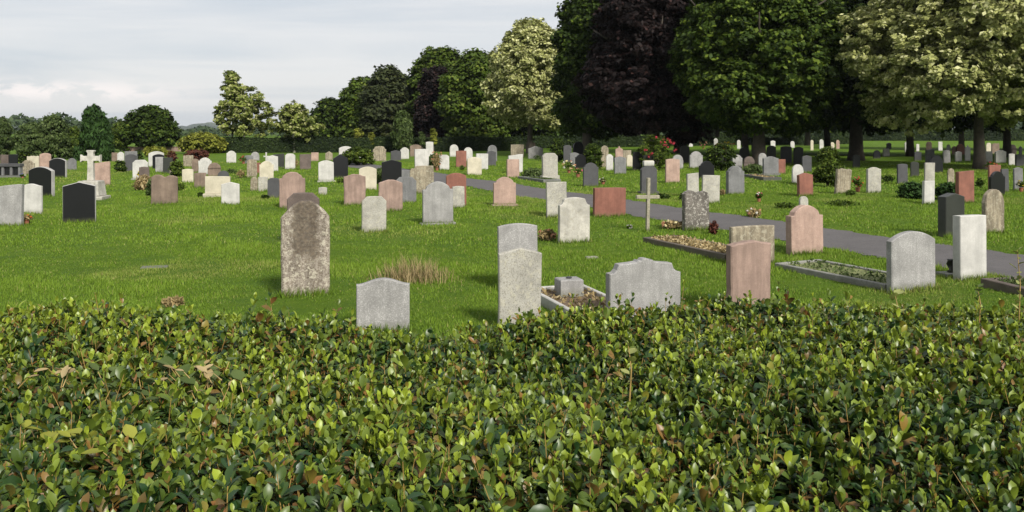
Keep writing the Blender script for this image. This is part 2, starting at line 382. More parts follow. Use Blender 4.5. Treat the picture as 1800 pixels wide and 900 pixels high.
so = bpy.data.objects.new('sun', sl); COL.objects.link(so)
from mathutils import Vector
sd = Vector((SUNH[0]*math.cos(R(SUN_EL)), SUNH[1]*math.cos(R(SUN_EL)), math.sin(R(SUN_EL))))
so.rotation_euler = (-sd).to_track_quat('-Z', 'Y').to_euler(); so.location = (30, -30, 40)
cam = bpy.data.cameras.new('camera'); co = bpy.data.objects.new('camera', cam); COL.objects.link(co); scene.camera = co
co.location = (0, 0, CH); co.rotation_euler = (R(90), 0, 0); cam.sensor_width = 36; cam.lens = 36*F/1800
cam.shift_y = -(450-HZ)/1800; cam.clip_end = 16000; cam.clip_start = 0.05
scene.view_settings.view_transform = 'Standard'; scene.view_settings.look = 'None'
scene.view_settings.exposure = 0.40; scene.view_settings.gamma = 1

# ------------------------------------------------------------------ ground, path, hills
def ground():
    t = NT('lawn'); tc = t.N('ShaderNodeTexCoord'); v = tc.outputs['Object']
    c = t.ramp(t.noise(0.35, 5, 0.6, v), [(0.35, (0.085, 0.145, 0.011)), (0.65, (0.14, 0.21, 0.018))])
    c = t.mix(t.ramp(t.noise(1.6, 5, 0.7, v), [(0.35, 0.0), (0.7, 0.8)]), c, (0.055, 0.12, 0.010))
    c = t.mix(t.ramp(t.noise(0.8, 6, 0.7, v), [(0.60, 0.0), (0.74, 0.6)]), c, (0.18, 0.19, 0.045))
    c = t.mix(t.ramp(t.noise(60, 2, 0.7, v), [(0.3, 0.75), (0.6, 0.0)]), c, (0.03, 0.07, 0.006))
    t.L(c, t.bsdf.inputs['Base Color']); t.bsdf.inputs['Roughness'].default_value = 0.9; t.bsdf.inputs['Specular IOR Level'].default_value = 0.1
    t.bump(t.noise(25, 5, 0.8, v), 0.9, 0.05)
    xs = np.concatenate([[-5200, -1500, -800, -300, -120], np.linspace(-60, 60, 241), [120, 300, 800, 1500, 5200]])
    ys = np.concatenate([[-5200, -1500, -500, -100, -20], np.linspace(-5, 100, 211), [140, 220, 400, 800, 1500, 5200]])
    X, Y = np.meshgrid(xs, ys); Z = gh(X, Y)*np.clip((130-np.hypot(X, Y))/50, 0, 1)
    nx, ny = len(xs), len(ys); i = np.arange(nx*ny).reshape(ny, nx)
    q = np.stack([i[:-1, :-1], i[:-1, 1:], i[1:, 1:], i[1:, :-1]], -1).reshape(-1, 4)
    o = link('ground', npmesh('ground', np.stack([X, Y, Z], -1).reshape(-1, 3), [q], t.m, smooth=True)); o['kind'] = 'structure'
ground()
PA = np.array(at(910, 324)); PB = np.array(at(1450, 399.5)); PD_ = (PB-PA)/np.linalg.norm(PB-PA); PP = np.array([-PD_[1], PD_[0]]); PWID = 2.35
def path():
    t = NT('asphalt'); tc = t.N('ShaderNodeTexCoord'); v = tc.outputs['Object']
    c = t.ramp(t.noise(1.2, 5, 0.6, v), [(0.3, (0.055, 0.050, 0.050)), (0.7, (0.088, 0.080, 0.080))])
    c = t.mix(t.ramp(t.noise(130, 2, 0.7, v), [(0.4, 0.0), (0.7, 0.6)]), c, (0.14, 0.13, 0.125))
    c = t.mix(t.ramp(t.noise(2.6, 6, 0.75, v, 1.5), [(0.485, 0.0), (0.5, 0.7), (0.515, 0.0)]), c, (0.03, 0.028, 0.026))
    c = t.mix(t.ramp(t.noise(18, 3, 0.6, v), [(0.66, 0.0), (0.70, 0.7)]), c, (0.12, 0.10, 0.05))
    t.L(c, t.bsdf.inputs['Base Color']); t.bsdf.inputs['Roughness'].default_value = 0.85; t.bump(t.noise(90, 3, 0.7, v), 0.5, 0.01)
    s = np.linspace(-28, 44, 520); vs = []
    n = np.random.default_rng(3)
    for k in s:
        j0, j1 = n.uniform(-.10, .10, 2)
        for u in np.linspace(0.10, 1, 7):
            off = -PWID*u+(j0 if u < .11 else 0)+(j1 if u == 1 else 0)
            p = PA+PD_*k-PP*0+(-off)*(-PP) if False else PA+PD_*k+PP*off*(1 if PP[1] > 0 else -1)
            vs.append((p[0], p[1], float(gh(p[0], p[1]))+0.008+0.008*math.sin(math.pi*u)))
    i = np.arange(len(vs)).reshape(len(s), 7)
    q = np.stack([i[:-1, :-1], i[:-1, 1:], i[1:, 1:], i[1:, :-1]], -1).reshape(-1, 4)
    o = link('path', npmesh('path', vs, [q], t.m, smooth=True)); o['kind'] = 'structure'
path()
def on_path(x, y, marg=0.0):
    r = np.stack([x-PA[0], y-PA[1]], -1); s = 1 if PP[1] > 0 else -1
    c = (r@PP)*s
    return (c < marg-.23) & (c > -PWID-marg)
def hills():
    t = NT('far_hills'); tc = t.N('ShaderNodeTexCoord'); v = tc.outputs['Object']
    c = t.ramp(t.noise(0.004, 5, 0.6, v), [(0.45, (0.018, 0.032, 0.022)), (0.56, (0.045, 0.065, 0.035)), (0.64, (0.11, 0.12, 0.06))])
    t.L(c, t.bsdf.inputs['Base Color']); t.bsdf.inputs['Roughness'].default_value = 1
    rg = np.random.default_rng(5); vs = []; n = 420; ph = rg.uniform(0, 6, 12)
    rows = [(1900, 0.0), (2300, 0.9), (2700, 1.7), (3200, 2.6), (3800, 2.9), (4400, 1.0)]
    for d, k in rows:
        for i in range(n):
            a = R(-62+124*i/(n-1)); top = 8.0+3.2*math.sin(a*7+ph[0])+2*math.sin(a*17+ph[1])+1.0*math.sin(a*61+ph[2])+rg.uniform(-.5, 1.4)*k
            vs.append((d*math.sin(a), d*math.cos(a), top*k-0.3))
    i = np.arange(len(vs)).reshape(len(rows), n)
    q = np.stack([i[:-1, :-1], i[:-1, 1:], i[1:, 1:], i[1:, :-1]], -1).reshape(-1, 4)
    o = link('hills', npmesh('hills', vs, [q], t.m)); o['kind'] = 'structure'
hills()

# ------------------------------------------------------------------ headstones
def arc(n, f, a=-0.5, b=0.5):
    return [(a+(b-a)*i/n, f(a+(b-a)*i/n)) for i in range(n+1)]
def top_profile(kind):
    """points left to right, z as fraction of width below (negative) the highest point"""
    if kind == 'flat': return [(-.5, -0.006), (-.25, 0), (.25, 0), (.5, -0.008)]
    if kind == 'slope': return [(-.5, -0.07), (.5, 0)]
    if kind == 'arch': return arc(14, lambda x: -0.15*(2*x)**2)
    if kind == 'low': return arc(12, lambda x: -0.07*(2*x)**2)
    if kind == 'round': return arc(22, lambda x: -0.5*(1-math.sqrt(max(0, 1-(2*x)**2)))) 
    if kind == 'gable': return [(-.5, -0.13), (-.48, -0.12), (-.02, 0), (.02, 0), (.48, -0.12), (.5, -0.13)]
    if kind == 'steep': return [(-.5, -0.30), (-.02, 0), (.02, 0), (.5, -0.30)]
    if kind == 'ogee': return arc(20, lambda x: -0.11*(0.5-0.5*math.cos(2*math.pi*min(.5, abs(x))))**1.15)
    if kind == 'half': return arc(18, lambda x: -0.10*(0.5-0.5*math.cos(math.pi*(0.5-x))))
    if kind == 'shoulder':
        m = arc(14, lambda x: -0.16*(x/.36)**2, -.36, .36)
        return [(-.5, -0.26), (-.40, -0.25), (-.375, -0.19)]+m+[(.375, -0.19), (.40, -0.25), (.5, -0.26)]
    if kind == 'notch':
        m = arc(12, lambda x: -0.045*(x/.33)**2, -.33, .33)
        l = [(-.5, -0.24), (-.455, -0.235), (-.41, -0.20), (-.375, -0.14), (-.355, -0.08)]
        return l+m+[(-x, z) for x, z in reversed(l)]
    if kind == 'cut': return [(-.5, -0.2), (-.3, -0.01), (-.1, 0), (.1, 0), (.3, -0.01), (.5, -0.2)]
    if kind == 'cutr': return [(-.5, -0.02), (-.2, 0), (.25, -0.01), (.5, -0.16)]
    if kind == 'tall': return arc(16, lambda x: -0.36*(abs(2*x))**2.1)
    if kind == 'finial': return [(-.5, -0.36), (-.12, -0.2), (-.06, -0.02), (0, 0), (.06, -0.02), (.12, -0.2), (.5, -0.36)]
    if kind == 'scroll':
        l = [(-.5, -0.19), (-.44, -0.18), (-.40, -0.14), (-.375, -0.07), (-.2, -0.055), (-.12, -0.045), (-.10, -0.02), (-.06, -0.03), (-.035, -0.003)]
        return l+[(0, 0)]+[(-x, z) for x, z in reversed(l)]
    if kind == 'double':
        return arc(10, lambda x: -0.10*((x+.25)/.25)**2, -.5, -.02)+arc(10, lambda x: -0.03-0.10*((x-.25)/.25)**2, .02, .5)
    if kind == 'rough':
        rg = random.Random(len(kind)*7); return [(-.5+i/12, -0.02-rg.uniform(0, .11)*(0.4+abs(-.5+i/12)*1.6)) for i in range(13)]
    if kind == 'broken': return [(-.5, -0.22), (-.42, -0.10), (-.33, -0.13), (-.27, -0.03), (-.18, 0), (.1, -0.01), (.3, -0.012), (.5, -0.02)]
    raise KeyError(kind)
STONE_FEET = []
def headstone(xl, xr, yt, yb, shape, mat, label, yaw=None, T=None, base=None, face=None, taper=0.0, lean=0.0, waist=0.0, name='headstone', cat='headstone', group='headstones standing on the lawn', H=0.85, tilt=0.0):
    rg = random.Random(int(xl*13+yt*7))
    if yb is None: r = H/CH; yb = (yt-HZ*r)/(1-r)
    xc = (xl+xr)/2
    if yaw is None: yaw = float(np.interp(xc, [0, 250, 700], [0, 9, 22]))+rg.uniform(-2, 2)
    a = R(yaw); c, s = math.cos(a), math.sin(a)
    X0, d0 = at(xl, yb); q = xr-900
    W = (q*d0-X0*F)/(c*F-q*s); W = abs(W)
    if T is None: T = max(0.07, min(0.13, W*rg.uniform(0.13, 0.17)))
    fx, fy = X0+W/2*c, d0+W/2*s
    g = float(gh(fx, fy)); z = CH-(yt-HZ)/F*fy-g
    ox, oy = fx-s*T/2, fy+c*T/2
    prof = top_profile(shape); hw = W/2
    worn = mat in ('T', 'MB', 'MD', 'B', 'DB', 'PD')
    b0 = 0.0
    if base: b0 = base
    out = [(-hw*(1+waist), -0.12 if not base else b0)]
    out += [(-hw*(1-waist*math.sin(math.pi*k/6)), b0+(z*0.75-b0)*k/6) for k in range(1, 6)] if (waist or worn) else []
    out += [(x*W*(1-taper), z+p*W) for x, p in prof]
    out += [(hw*(1-waist*math.sin(math.pi*k/6)), b0+(z*0.75-b0)*k/6) for k in range(5, 0, -1)] if (waist or worn) else []
    out += [(hw*(1+waist), -0.12 if not base else b0)]
    out = out[::-1]     # counter-clockwise seen from the front
    if worn: out = [(x+rg.uniform(-.006, .006), zz+(rg.uniform(-.007, .007) if zz > 0 else 0)) for x, zz in out]
    out = out[::-1]
    out = [out[0]]+out[1:]
    # order: bottom-left -> up -> bottom-right is clockwise from the front; reverse it
    poly = out[::-1]
    m = MB(); ch = min(0.012 if not worn else 0.02, W*0.03)
    mats = [M[mat]]
    if face: mats = [M['GS'], M[mat]]
    m.prism(poly, -T/2, T/2, ch, front_mi=1 if face else 0)
    loc = (ox, oy, g)
    if base:
        o = empty(name, loc, a)
        m.build('tablet', mats, o)
        b = MB(); e = 0.05
        b.box(-hw-e, hw+e, -T/2-0.06, T/2+0.06, -0.1, base, 0.012); b.build('base', M['GS'] if face else M[mat], o)
    else:
        o = m.build(name, mats, None, loc, a)
    o.rotation_euler = (R(lean if lean else rg.uniform(-1.2, 1.2)), R(tilt if tilt else rg.uniform(-0.7, 0.7)), a)
    tag(o, label, cat, group)
    STONE_FEET.append((ox, oy, W, T, a))
    return o
hs = headstone
FRONT = 'headstones standing on the lawn'
# --- nearest stones
hs(626, 720, 490, 590, 'ogee', 'LG', 'plain light grey headstone with a gently waved top, half hidden by the hedge', T=.085, yaw=8)
hs(876, 952, 436, 583, 'gable', 'LS', 'greenish grey weathered headstone with narrow waist, nearest in front of a smoother twin', waist=.035, T=.09, yaw=10)
hs(877, 946, 393, 512, 'low', 'LG', 'smooth pale grey round topped headstone directly behind the greenish waisted one', T=.07, yaw=12)
hs(1072, 1197, 455, 571, 'scroll', 'LG', 'wide light grey headstone with stepped corners and carved crest above the hedge', T=.14, yaw=15)
hs(1286, 1356, 424, 553, 'low', 'PD', 'big dusty pink headstone with dark left side rising out of the hedge', T=.12, yaw=22)
hs(1287, 1363, 397, 470, 'flat', 'T', 'streaky tan flat topped headstone behind the big dusty pink one', T=.09, yaw=24)
hs(1568, 1645, 407, 516, 'arch', 'LG', 'large pale grey arched headstone at the end of the long granite kerb', T=.10, yaw=23)
hs(1689, 1735, 379, 491, 'flat', 'W', 'tall white rectangular slab headstone with grey left side beside the asphalt path', T=.14, yaw=22)
hs(494, 580, 353, 526, 'tall', 'MB', 'tall round headed headstone blotched brown and cream with lichen', T=.11, yaw=13)
hs(504, 561, 339, 432, 'cut', 'DB', 'dull brown headstone top peeping out behind the tall blotched headstone', T=.09, yaw=13)
hs(636, 679, 345, 408, 'cut', 'LS', 'speckled beige grey headstone with clipped corners alone on open grass', yaw=18, T=.07)
hs(744, 797, 319, 396, 'shoulder', 'LG', 'broad light grey headstone with high rounded shouldered top in mid lawn', yaw=18, T=.10, base=.05)
hs(984, 1037, 347, 430, 'notch', 'WS', 'bright white headstone with scalloped corners and grey stains', yaw=19, T=.11)
hs(1392, 1448, 361, 446, 'shoulder', 'P', 'pink granite shouldered headstone with dark left side at the path edge', T=.16, yaw=22)
hs(1407, 1421, 345, 388, 'round', 'LS', 'small pale round headed headstone peeking over the pink shouldered one', yaw=20)
hs(1205, 1248, 335, 406, 'double', 'MD', 'dark mottled twin lobed headstone with white lichen at its foot', T=.15, yaw=22)
hs(1733, 1766, 333, 409, 'round', 'T', 'narrow brown streaked round topped headstone behind the tall white slab', T=.12)
hs(1663, 1696, 340, 417, 'gable', 'DK', 'thick greenish black headstone with angled top beyond the path', T=.20, yaw=24)
hs(1045, 1100, 330, 379, 'flat', 'R', 'wide low rectangular red sandstone headstone', T=.13, yaw=17)
hs(962, 997, 320, 383, 'flat', 'LS', 'blotchy grey rectangular headstone behind the scalloped white one', T=.08)
hs(-50, 37, 324, 398, 'half', 'LG', 'light grey headstone cut off by the left edge of the photo', yaw=4)
hs(34, 73, 323, 376, 'ogee', 'W', 'white wavy topped headstone touching the cut off grey one at far left', yaw=2)
hs(110, 168, 320, 391, 'gable', 'K', 'glossy black headstone with shallow peaked top standing before the white cross', yaw=14, face=True, T=.08)
hs(50, 91, 293, 345, 'arch', 'K', 'glossy black arched headstone with pale rough side, left of the white cross', yaw=-12, T=.15, face=True)
hs(265, 312, 307, 361, 'double', 'B', 'wide brown sandstone headstone made as a joined pair', yaw=10, T=.09)
hs(389, 421, 320, 362, 'gable', 'W', 'cool white headstone with peaked top in front of the cream base stone', yaw=8, T=.06)
hs(360, 404, 310, 347, 'flat', 'C', 'cream yellow rectangular headstone on a pale step', yaw=6, base=.12, T=.10)
hs(491, 537, 302, 366, 'shoulder', 'PD', 'large dusty pink shouldered headstone left of the tall blotched one', yaw=12, T=.09)
hs(470, 492, 313, 348, 'cut', 'DG', 'dark slate grey headstone against the left side of the large pink one', yaw=12)
hs(605, 643, 306, 360, 'ogee', 'PD', 'pinkish brown headstone with dark streaks left of the tall cream arched one', yaw=17, T=.09)
hs(631, 662, 293, 337, 'arch', 'C', 'tall cream white arched headstone', yaw=15)
hs(666, 708, 316, 372, 'arch', 'PD', 'arched dusty pink headstone directly behind the speckled clipped corner one', yaw=15)
hs(695, 732, 311, 357, 'cut', 'G', 'plain mid grey headstone right of the arched dusty pink one', yaw=17)
hs(671, 706, 281, 325, 'gable', 'K', 'square black headstone with peaked top above the arched dusty pink one', yaw=12)
hs(721, 763, 291, 341, 'broken', 'T', 'pale streaked limestone headstone with chipped left corner', yaw=16, T=.10)
hs(785, 820, 304, 366, 'arch', 'R', 'arched brick red headstone behind the broad light grey one', yaw=17)
hs(796, 817, 327, 368, 'low', 'LS', 'small speckled pale headstone in front of the arched red one', yaw=18)
hs(868, 907, 311, 364, 'shoulder', 'P', 'salmon pink shouldered headstone on a thin step near the path', yaw=16, T=.09, base=.05)
hs(1026, 1052, 286, 328, 'shoulder', 'DG', 'dark grey shouldered headstone right of the pink and white flowers')
o_k = hs(1128, 1155, 292, 343, 'cut', 'DG', 'dark grey headstone carrying a white box on its top', T=.14, base=.10, yaw=20)
hs(1171, 1195, 279, 323, 'low', 'P', 'pale pinkish beige headstone beside the rose bush', T=.09)
hs(1209, 1229, 304, 346, 'slope', 'LS', 'narrow speckled white headstone above the mottled twin lobed one', T=.08)
hs(1235, 1265, 308, 358, 'flat', 'LS', 'tilted pale speckled rectangular headstone right of the mottled twin lobed one', T=.08, tilt=2.2)
hs(1281, 1309, 292, 341, 'shoulder', 'G', 'dark speckled grey headstone with black left side on open grass', T=.16)
hs(1230, 1256, 283, 314, 'shoulder', 'K', 'black shouldered headstone behind the two pale speckled slabs', T=.10)
hs(1406, 1430, 304, 346, 'gable', 'R', 'red granite peaked headstone just above the pink shouldered one', T=.14)
hs(1394, 1413, 289, 322, 'round', 'W', 'small white round topped headstone behind the red peaked one')
hs(1470, 1495, 295, 342, 'rough', 'T', 'leaning rough topped brown headstone right of the green bush', tilt=5, T=.12)
hs(1526, 1549, 294, 340, 'ogee', 'LS', 'upright tan and cream headstone right of the thick tree trunk', T=.10)
hs(1579, 1596, 288, 326, 'low', 'DG', 'dull dark grey headstone in the tree shade left of the stacked pale pair')
hs(1626, 1643, 286, 327, 'flat', 'LS', 'grey beige narrow headstone showing above the bright white one in line with it')
hs(1625, 1643, 318, 361, 'flat', 'W', 'bright white narrow headstone in front of the dark juniper', T=.10)
hs(1667, 1678, 296, 324, 'round', 'T', 'very narrow round headed mottled headstone left of the brick red one')
hs(1686, 1713, 300, 356, 'slope', 'R', 'tall brick red headstone with slanting top at the right', T=.14)
hs(1740, 1760, 290, 336, 'flat', 'R', 'reddish headstone almost hidden behind a black one at the right edge')
hs(1742, 1767, 301, 346, 'shoulder', 'K', 'black shouldered headstone above the brown streaked round topped one', T=.10)
hs(1762, 1774, 297, 338, 'flat', 'DG', 'grey headstone squeezed behind the right edge black shouldered one')
hs(1784, 1799, 294, 334, 'gable', 'G', 'light grey peaked headstone at the right edge of the photo')
# --- left middle distance
hs(86, 115, 278, 312, 'arch', 'K', 'black headstone with pale sliver side, between the black arched one and the white cross', yaw=-8, face=True)
hs(118, 134, 278, 299, 'shoulder', 'G', 'mid grey shouldered headstone left of the white cross')
hs(69, 89, 269, 300, 'arch', 'P', 'pinkish white arched headstone behind the black arched one at left')
hs(47, 68, 273, 300, 'rough', 'C', 'rough cream headstone left of the pinkish white arched one')
hs(36, 60, 281, 310, 'shoulder', 'T', 'drab tan shouldered headstone beside the dark colonnaded memorial')
hs(0, 14, 272, 296, 'flat', 'DB', 'dark brown headstone behind the colonnaded memorial at the left edge')
hs(15, 31, 271, 296, 'low', 'K', 'black headstone behind the colonnaded memorial, next to the dark brown one')
hs(166, 193, 284, 325, 'half', 'P', 'pink headstone with sloping wavy top right behind the white cross', yaw=6)
hs(196, 207, 268, 283, 'flat', 'B', 'tiny brown headstone at the foot of the dark conifer')
hs(206, 218, 267, 284, 'shoulder', 'W', 'small white headstone right of the dark conifer')
hs(219, 241, 266, 292, 'flat', 'G', 'wide grey headstone top below the low brown wall')
hs(220, 240, 271, 302, 'arch', 'DG', 'dark grey arched headstone before the wide grey one')
hs(233, 260, 281, 317, 'cut', 'W', 'bright white headstone with clipped corners beside yellow flowers', base=.05)
hs(244, 262, 293, 326, 'low', 'DB', 'brown headstone among yellow flowers covering part of a bright white one')
hs(261, 288, 266, 294, 'arch', 'W', 'white arched headstone farthest back in the tight cluster by the low wall')
hs(268, 289, 271, 299, 'arch', 'K', 'navy black headstone in front of the white arched one by the low wall')
hs(273, 287, 276, 304, 'flat', 'LG', 'light grey slim headstone in front of the navy black one')
hs(286, 303, 277, 306, 'flat', 'DK', 'dark green black headstone right of the light grey slim one')
hs(298, 320, 286, 310, 'arch', 'T', 'mottled pale headstone overgrown by the leafy plant')
hs(322, 340, 272, 293, 'rough', 'T', 'rough tan pointed headstone below the red shrub')
hs(337, 350, 279, 303, 'round', 'B', 'small brown round headstone left of the waisted white one')
hs(320, 340, 297, 321, 'low', 'C', 'squat cream headstone behind the wide brown joined pair')
hs(348, 372, 277, 308, 'shoulder', 'W', 'white waisted headstone with wavy top in the crowded left cluster', waist=.08)
hs(365, 388, 286, 312, 'round', 'B', 'grey brown round headed headstone right of the waisted white one')
hs(341, 362, 304, 332, 'flat', 'B', 'low flat topped brown headstone left of the cream yellow one')
hs(382, 403, 300, 316, 'round', 'DG', 'low dark hump shaped headstone directly above the cream yellow one')
hs(398, 415, 265, 287, 'shoulder', 'W', 'lone white shouldered headstone left of the first young tree trunk')
hs(441, 456, 267, 284, 'round', 'LG', 'bluish grey round headstone between the two young trees')
hs(430, 445, 273, 288, 'low', 'G', 'low grey headstone left of the bluish grey round one')
hs(434, 452, 280, 312, 'arch', 'T', 'brown streaked headstone left of the cream shouldered one')
hs(450, 458, 286, 306, 'flat', 'R', 'thin reddish headstone wedged left of the cream shouldered one')
hs(456, 481, 283, 316, 'shoulder', 'C', 'cream yellow shouldered headstone in front of a cool white peaked one')
hs(469, 489, 273, 303, 'gable', 'W', 'cool white peaked headstone behind the cream shouldered one')
hs(480, 500, 270, 296, 'slope', 'DK', 'dark headstone between two white ones in front of the long hedge')
hs(501, 519, 270, 298, 'cut', 'W', 'white headstone below the trunk of the second young tree')
hs(527, 547, 271, 300, 'flat', 'DB', 'plain dark brown rectangular headstone below the long hedge')
hs(547, 560, 268, 283, 'flat', 'P', 'low pink headstone right of the dark brown rectangular one')
hs(572, 585, 266, 282, 'steep', 'T', 'small sandy pointed headstone near the long hedge')
hs(440, 453, 311, 335, 'round', 'T', 'small tan round headstone, left one of a low pair')
hs(454, 471, 311, 335, 'flat', 'LS', 'small beige flat headstone, right one of a low pair')
hs(560, 587, 282, 321, 'arch', 'W', 'white arched headstone on a small step left of the black peaked one', base=.06)
hs(586, 612, 271, 315, 'steep', 'K', 'black headstone with steep peaked top left of the spreading bush')
hs(596, 620, 257, 284, 'arch', 'W', 'white headstone mostly hidden behind the spreading green bush')
hs(652, 668, 266, 285, 'flat', 'K', 'small black square headstone right of the small white cross')
hs(656, 679, 257, 285, 'notch', 'T', 'pinkish tan headstone right of the spreading green bush')
hs(560, 575, 329, 344, 'low', 'LS', 'tiny low pale grave marker on the grass above the tall blotched one', name='grave_marker', cat='marker')
hs(687, 705, 264, 284, 'gable', 'DG', 'dark grey peaked headstone below the tall green column tree')
hs(704, 719, 259, 279, 'shoulder', 'W', 'small white headstone with broad head right of the dark grey peaked one')
hs(721, 741, 254, 276, 'arch', 'B', 'dim brown arched headstone by the foot of the tall green column tree')
hs(730, 754, 262, 300, 'flat', 'W', 'tall pale pinkish white rectangular headstone above the chipped one', taper=-.02)
hs(749, 762, 249, 285, 'low', 'W', 'narrow white headstone rising highest near the long hedge')
hs(706, 722, 299, 322, 'flat', 'G', 'plain grey headstone between the black square one and the chipped one')
hs(773, 790, 272, 299, 'cutr', 'W', 'white headstone with sloping right corner by the dried flowers')
hs(791, 806, 254, 275, 'round', 'W', 'white round headstone behind the left red one near the hedge')
hs(802, 820, 265, 294, 'flat', 'R', 'brick red rectangular headstone in the far row of white ones')
hs(816, 831, 259, 284, 'round', 'W', 'white round headstone right of the far red rectangular one')
hs(822, 847, 276, 309, 'ogee', 'C', 'pale cream headstone with wavy top before two white ones')
hs(837, 858, 270, 299, 'flat', 'W', 'white square headstone left of the dark slim one')
hs(858, 874, 255, 284, 'round', 'G', 'grey round headed headstone just behind the dark slim one')
hs(856, 872, 265, 292, 'gable', 'DG', 'dark slim headstone with peaked top above the salmon pink one')
# --- centre and right middle distance
hs(894, 919, 271, 304, 'half', 'W', 'white wavy topped headstone behind the small pink capped one')
hs(892, 913, 280, 313, 'flat', 'P', 'small pink headstone with straight cap in front of a white wavy one', T=.12)
hs(898, 921, 254, 277, 'flat', 'T', 'mossy square headstone in front of the dark trees')
hs(925, 941, 250, 270, 'low', 'DB', 'dim brown headstone beyond the mossy square one')
hs(930, 955, 257, 279, 'gable', 'LG', 'pale grey peaked headstone right of the mossy square one', yaw=40)
hs(955, 981, 269, 318, 'cut', 'LS', 'tall whitish headstone standing on a broad flared step', base=.22, T=.16)
hs(991, 1005, 255, 286, 'arch', 'DG', 'dark headstone left in the shaded cluster behind the flowers')
hs(1008, 1026, 249, 280, 'round', 'K', 'black round headstone at the back of the shaded cluster')
hs(1002, 1018, 268, 293, 'arch', 'G', 'grey arched headstone in the shaded cluster behind the flowers')
hs(1012, 1030, 271, 297, 'shoulder', 'K', 'black headstone in the shaded cluster left of the round green shrub')
hs(1057, 1070, 256, 294, 'round', 'T', 'pale brown round headstone right of the round green shrub')
hs(1066, 1078, 271, 299, 'shoulder', 'W', 'small white shouldered headstone left of the dark grey peaked one')
hs(1081, 1101, 275, 308, 'gable', 'G', 'slate grey peaked headstone on dark foot left of the rose bush', T=.10)
hs(1082, 1095, 257, 288, 'finial', 'P', 'salmon headstone with small spike on top')
hs(1096, 1110, 264, 290, 'flat', 'T', 'tan headstone behind the slate grey peaked one')
hs(1102, 1112, 272, 294, 'round', 'C', 'small pale rounded headstone left of the rose bush')
hs(1113, 1129, 267, 300, 'low', 'K', 'black headstone under the left of the rose bush')
hs(1131, 1150, 271, 300, 'low', 'DK', 'black headstone hidden under the rose bush behind the white box')
hs(1182, 1201, 272, 299, 'round', 'LG', 'light grey rounded headstone right of the rose bush')
hs(1213, 1235, 266, 296, 'shoulder', 'LG', 'light grey shouldered headstone lit in front of the shade')
hs(1196, 1212, 256, 288, 'arch', 'K', 'shaded black headstone left of the lit light grey shouldered one')
hs(1262, 1277, 264, 291, 'round', 'DK', 'shaded black round headstone, left of a pair under the orange flowers')
hs(1274, 1289, 266, 292, 'arch', 'K', 'shaded black arched headstone, right of a pair under the orange flowers')
hs(1288, 1305, 272, 298, 'shoulder', 'LG', 'pale headstone just behind the dark speckled grey one')
hs(1301, 1317, 258, 284, 'round', 'K', 'shaded black headstone above the brown grey rounded one')
hs(1308, 1327, 275, 299, 'round', 'DB', 'brown grey rounded headstone behind a small kerbed grave')
hs(1334, 1348, 269, 299, 'round', 'LG', 'slim pale round headstone left of the broad grey waved one')
hs(1343, 1369, 275, 311, 'ogee', 'G', 'broad grey headstone with waved top and dark foot', base=.10)
hs(1368, 1381, 280, 307, 'flat', 'R', 'narrow rust red headstone right of the broad grey waved one')
hs(1349, 1364, 256, 284, 'arch', 'DK', 'shaded black headstone behind the broad grey waved one')
hs(1374, 1392, 257, 288, 'low', 'DG', 'shaded dark headstone behind the narrow rust red one')
hs(1396, 1412, 258, 290, 'arch', 'K', 'shaded black arched headstone above the small white round topped one')
hs(1411, 1427, 273, 304, 'gable', 'DG', 'dark headstone with light catching its peaked top')
hs(1637, 1658, 273, 304, 'round', 'K', 'broad black round headstone behind the stacked pale pair')
hs(1629, 1643, 262, 290, 'half', 'G', 'grey headstone with slanting top above the stacked pale pair')
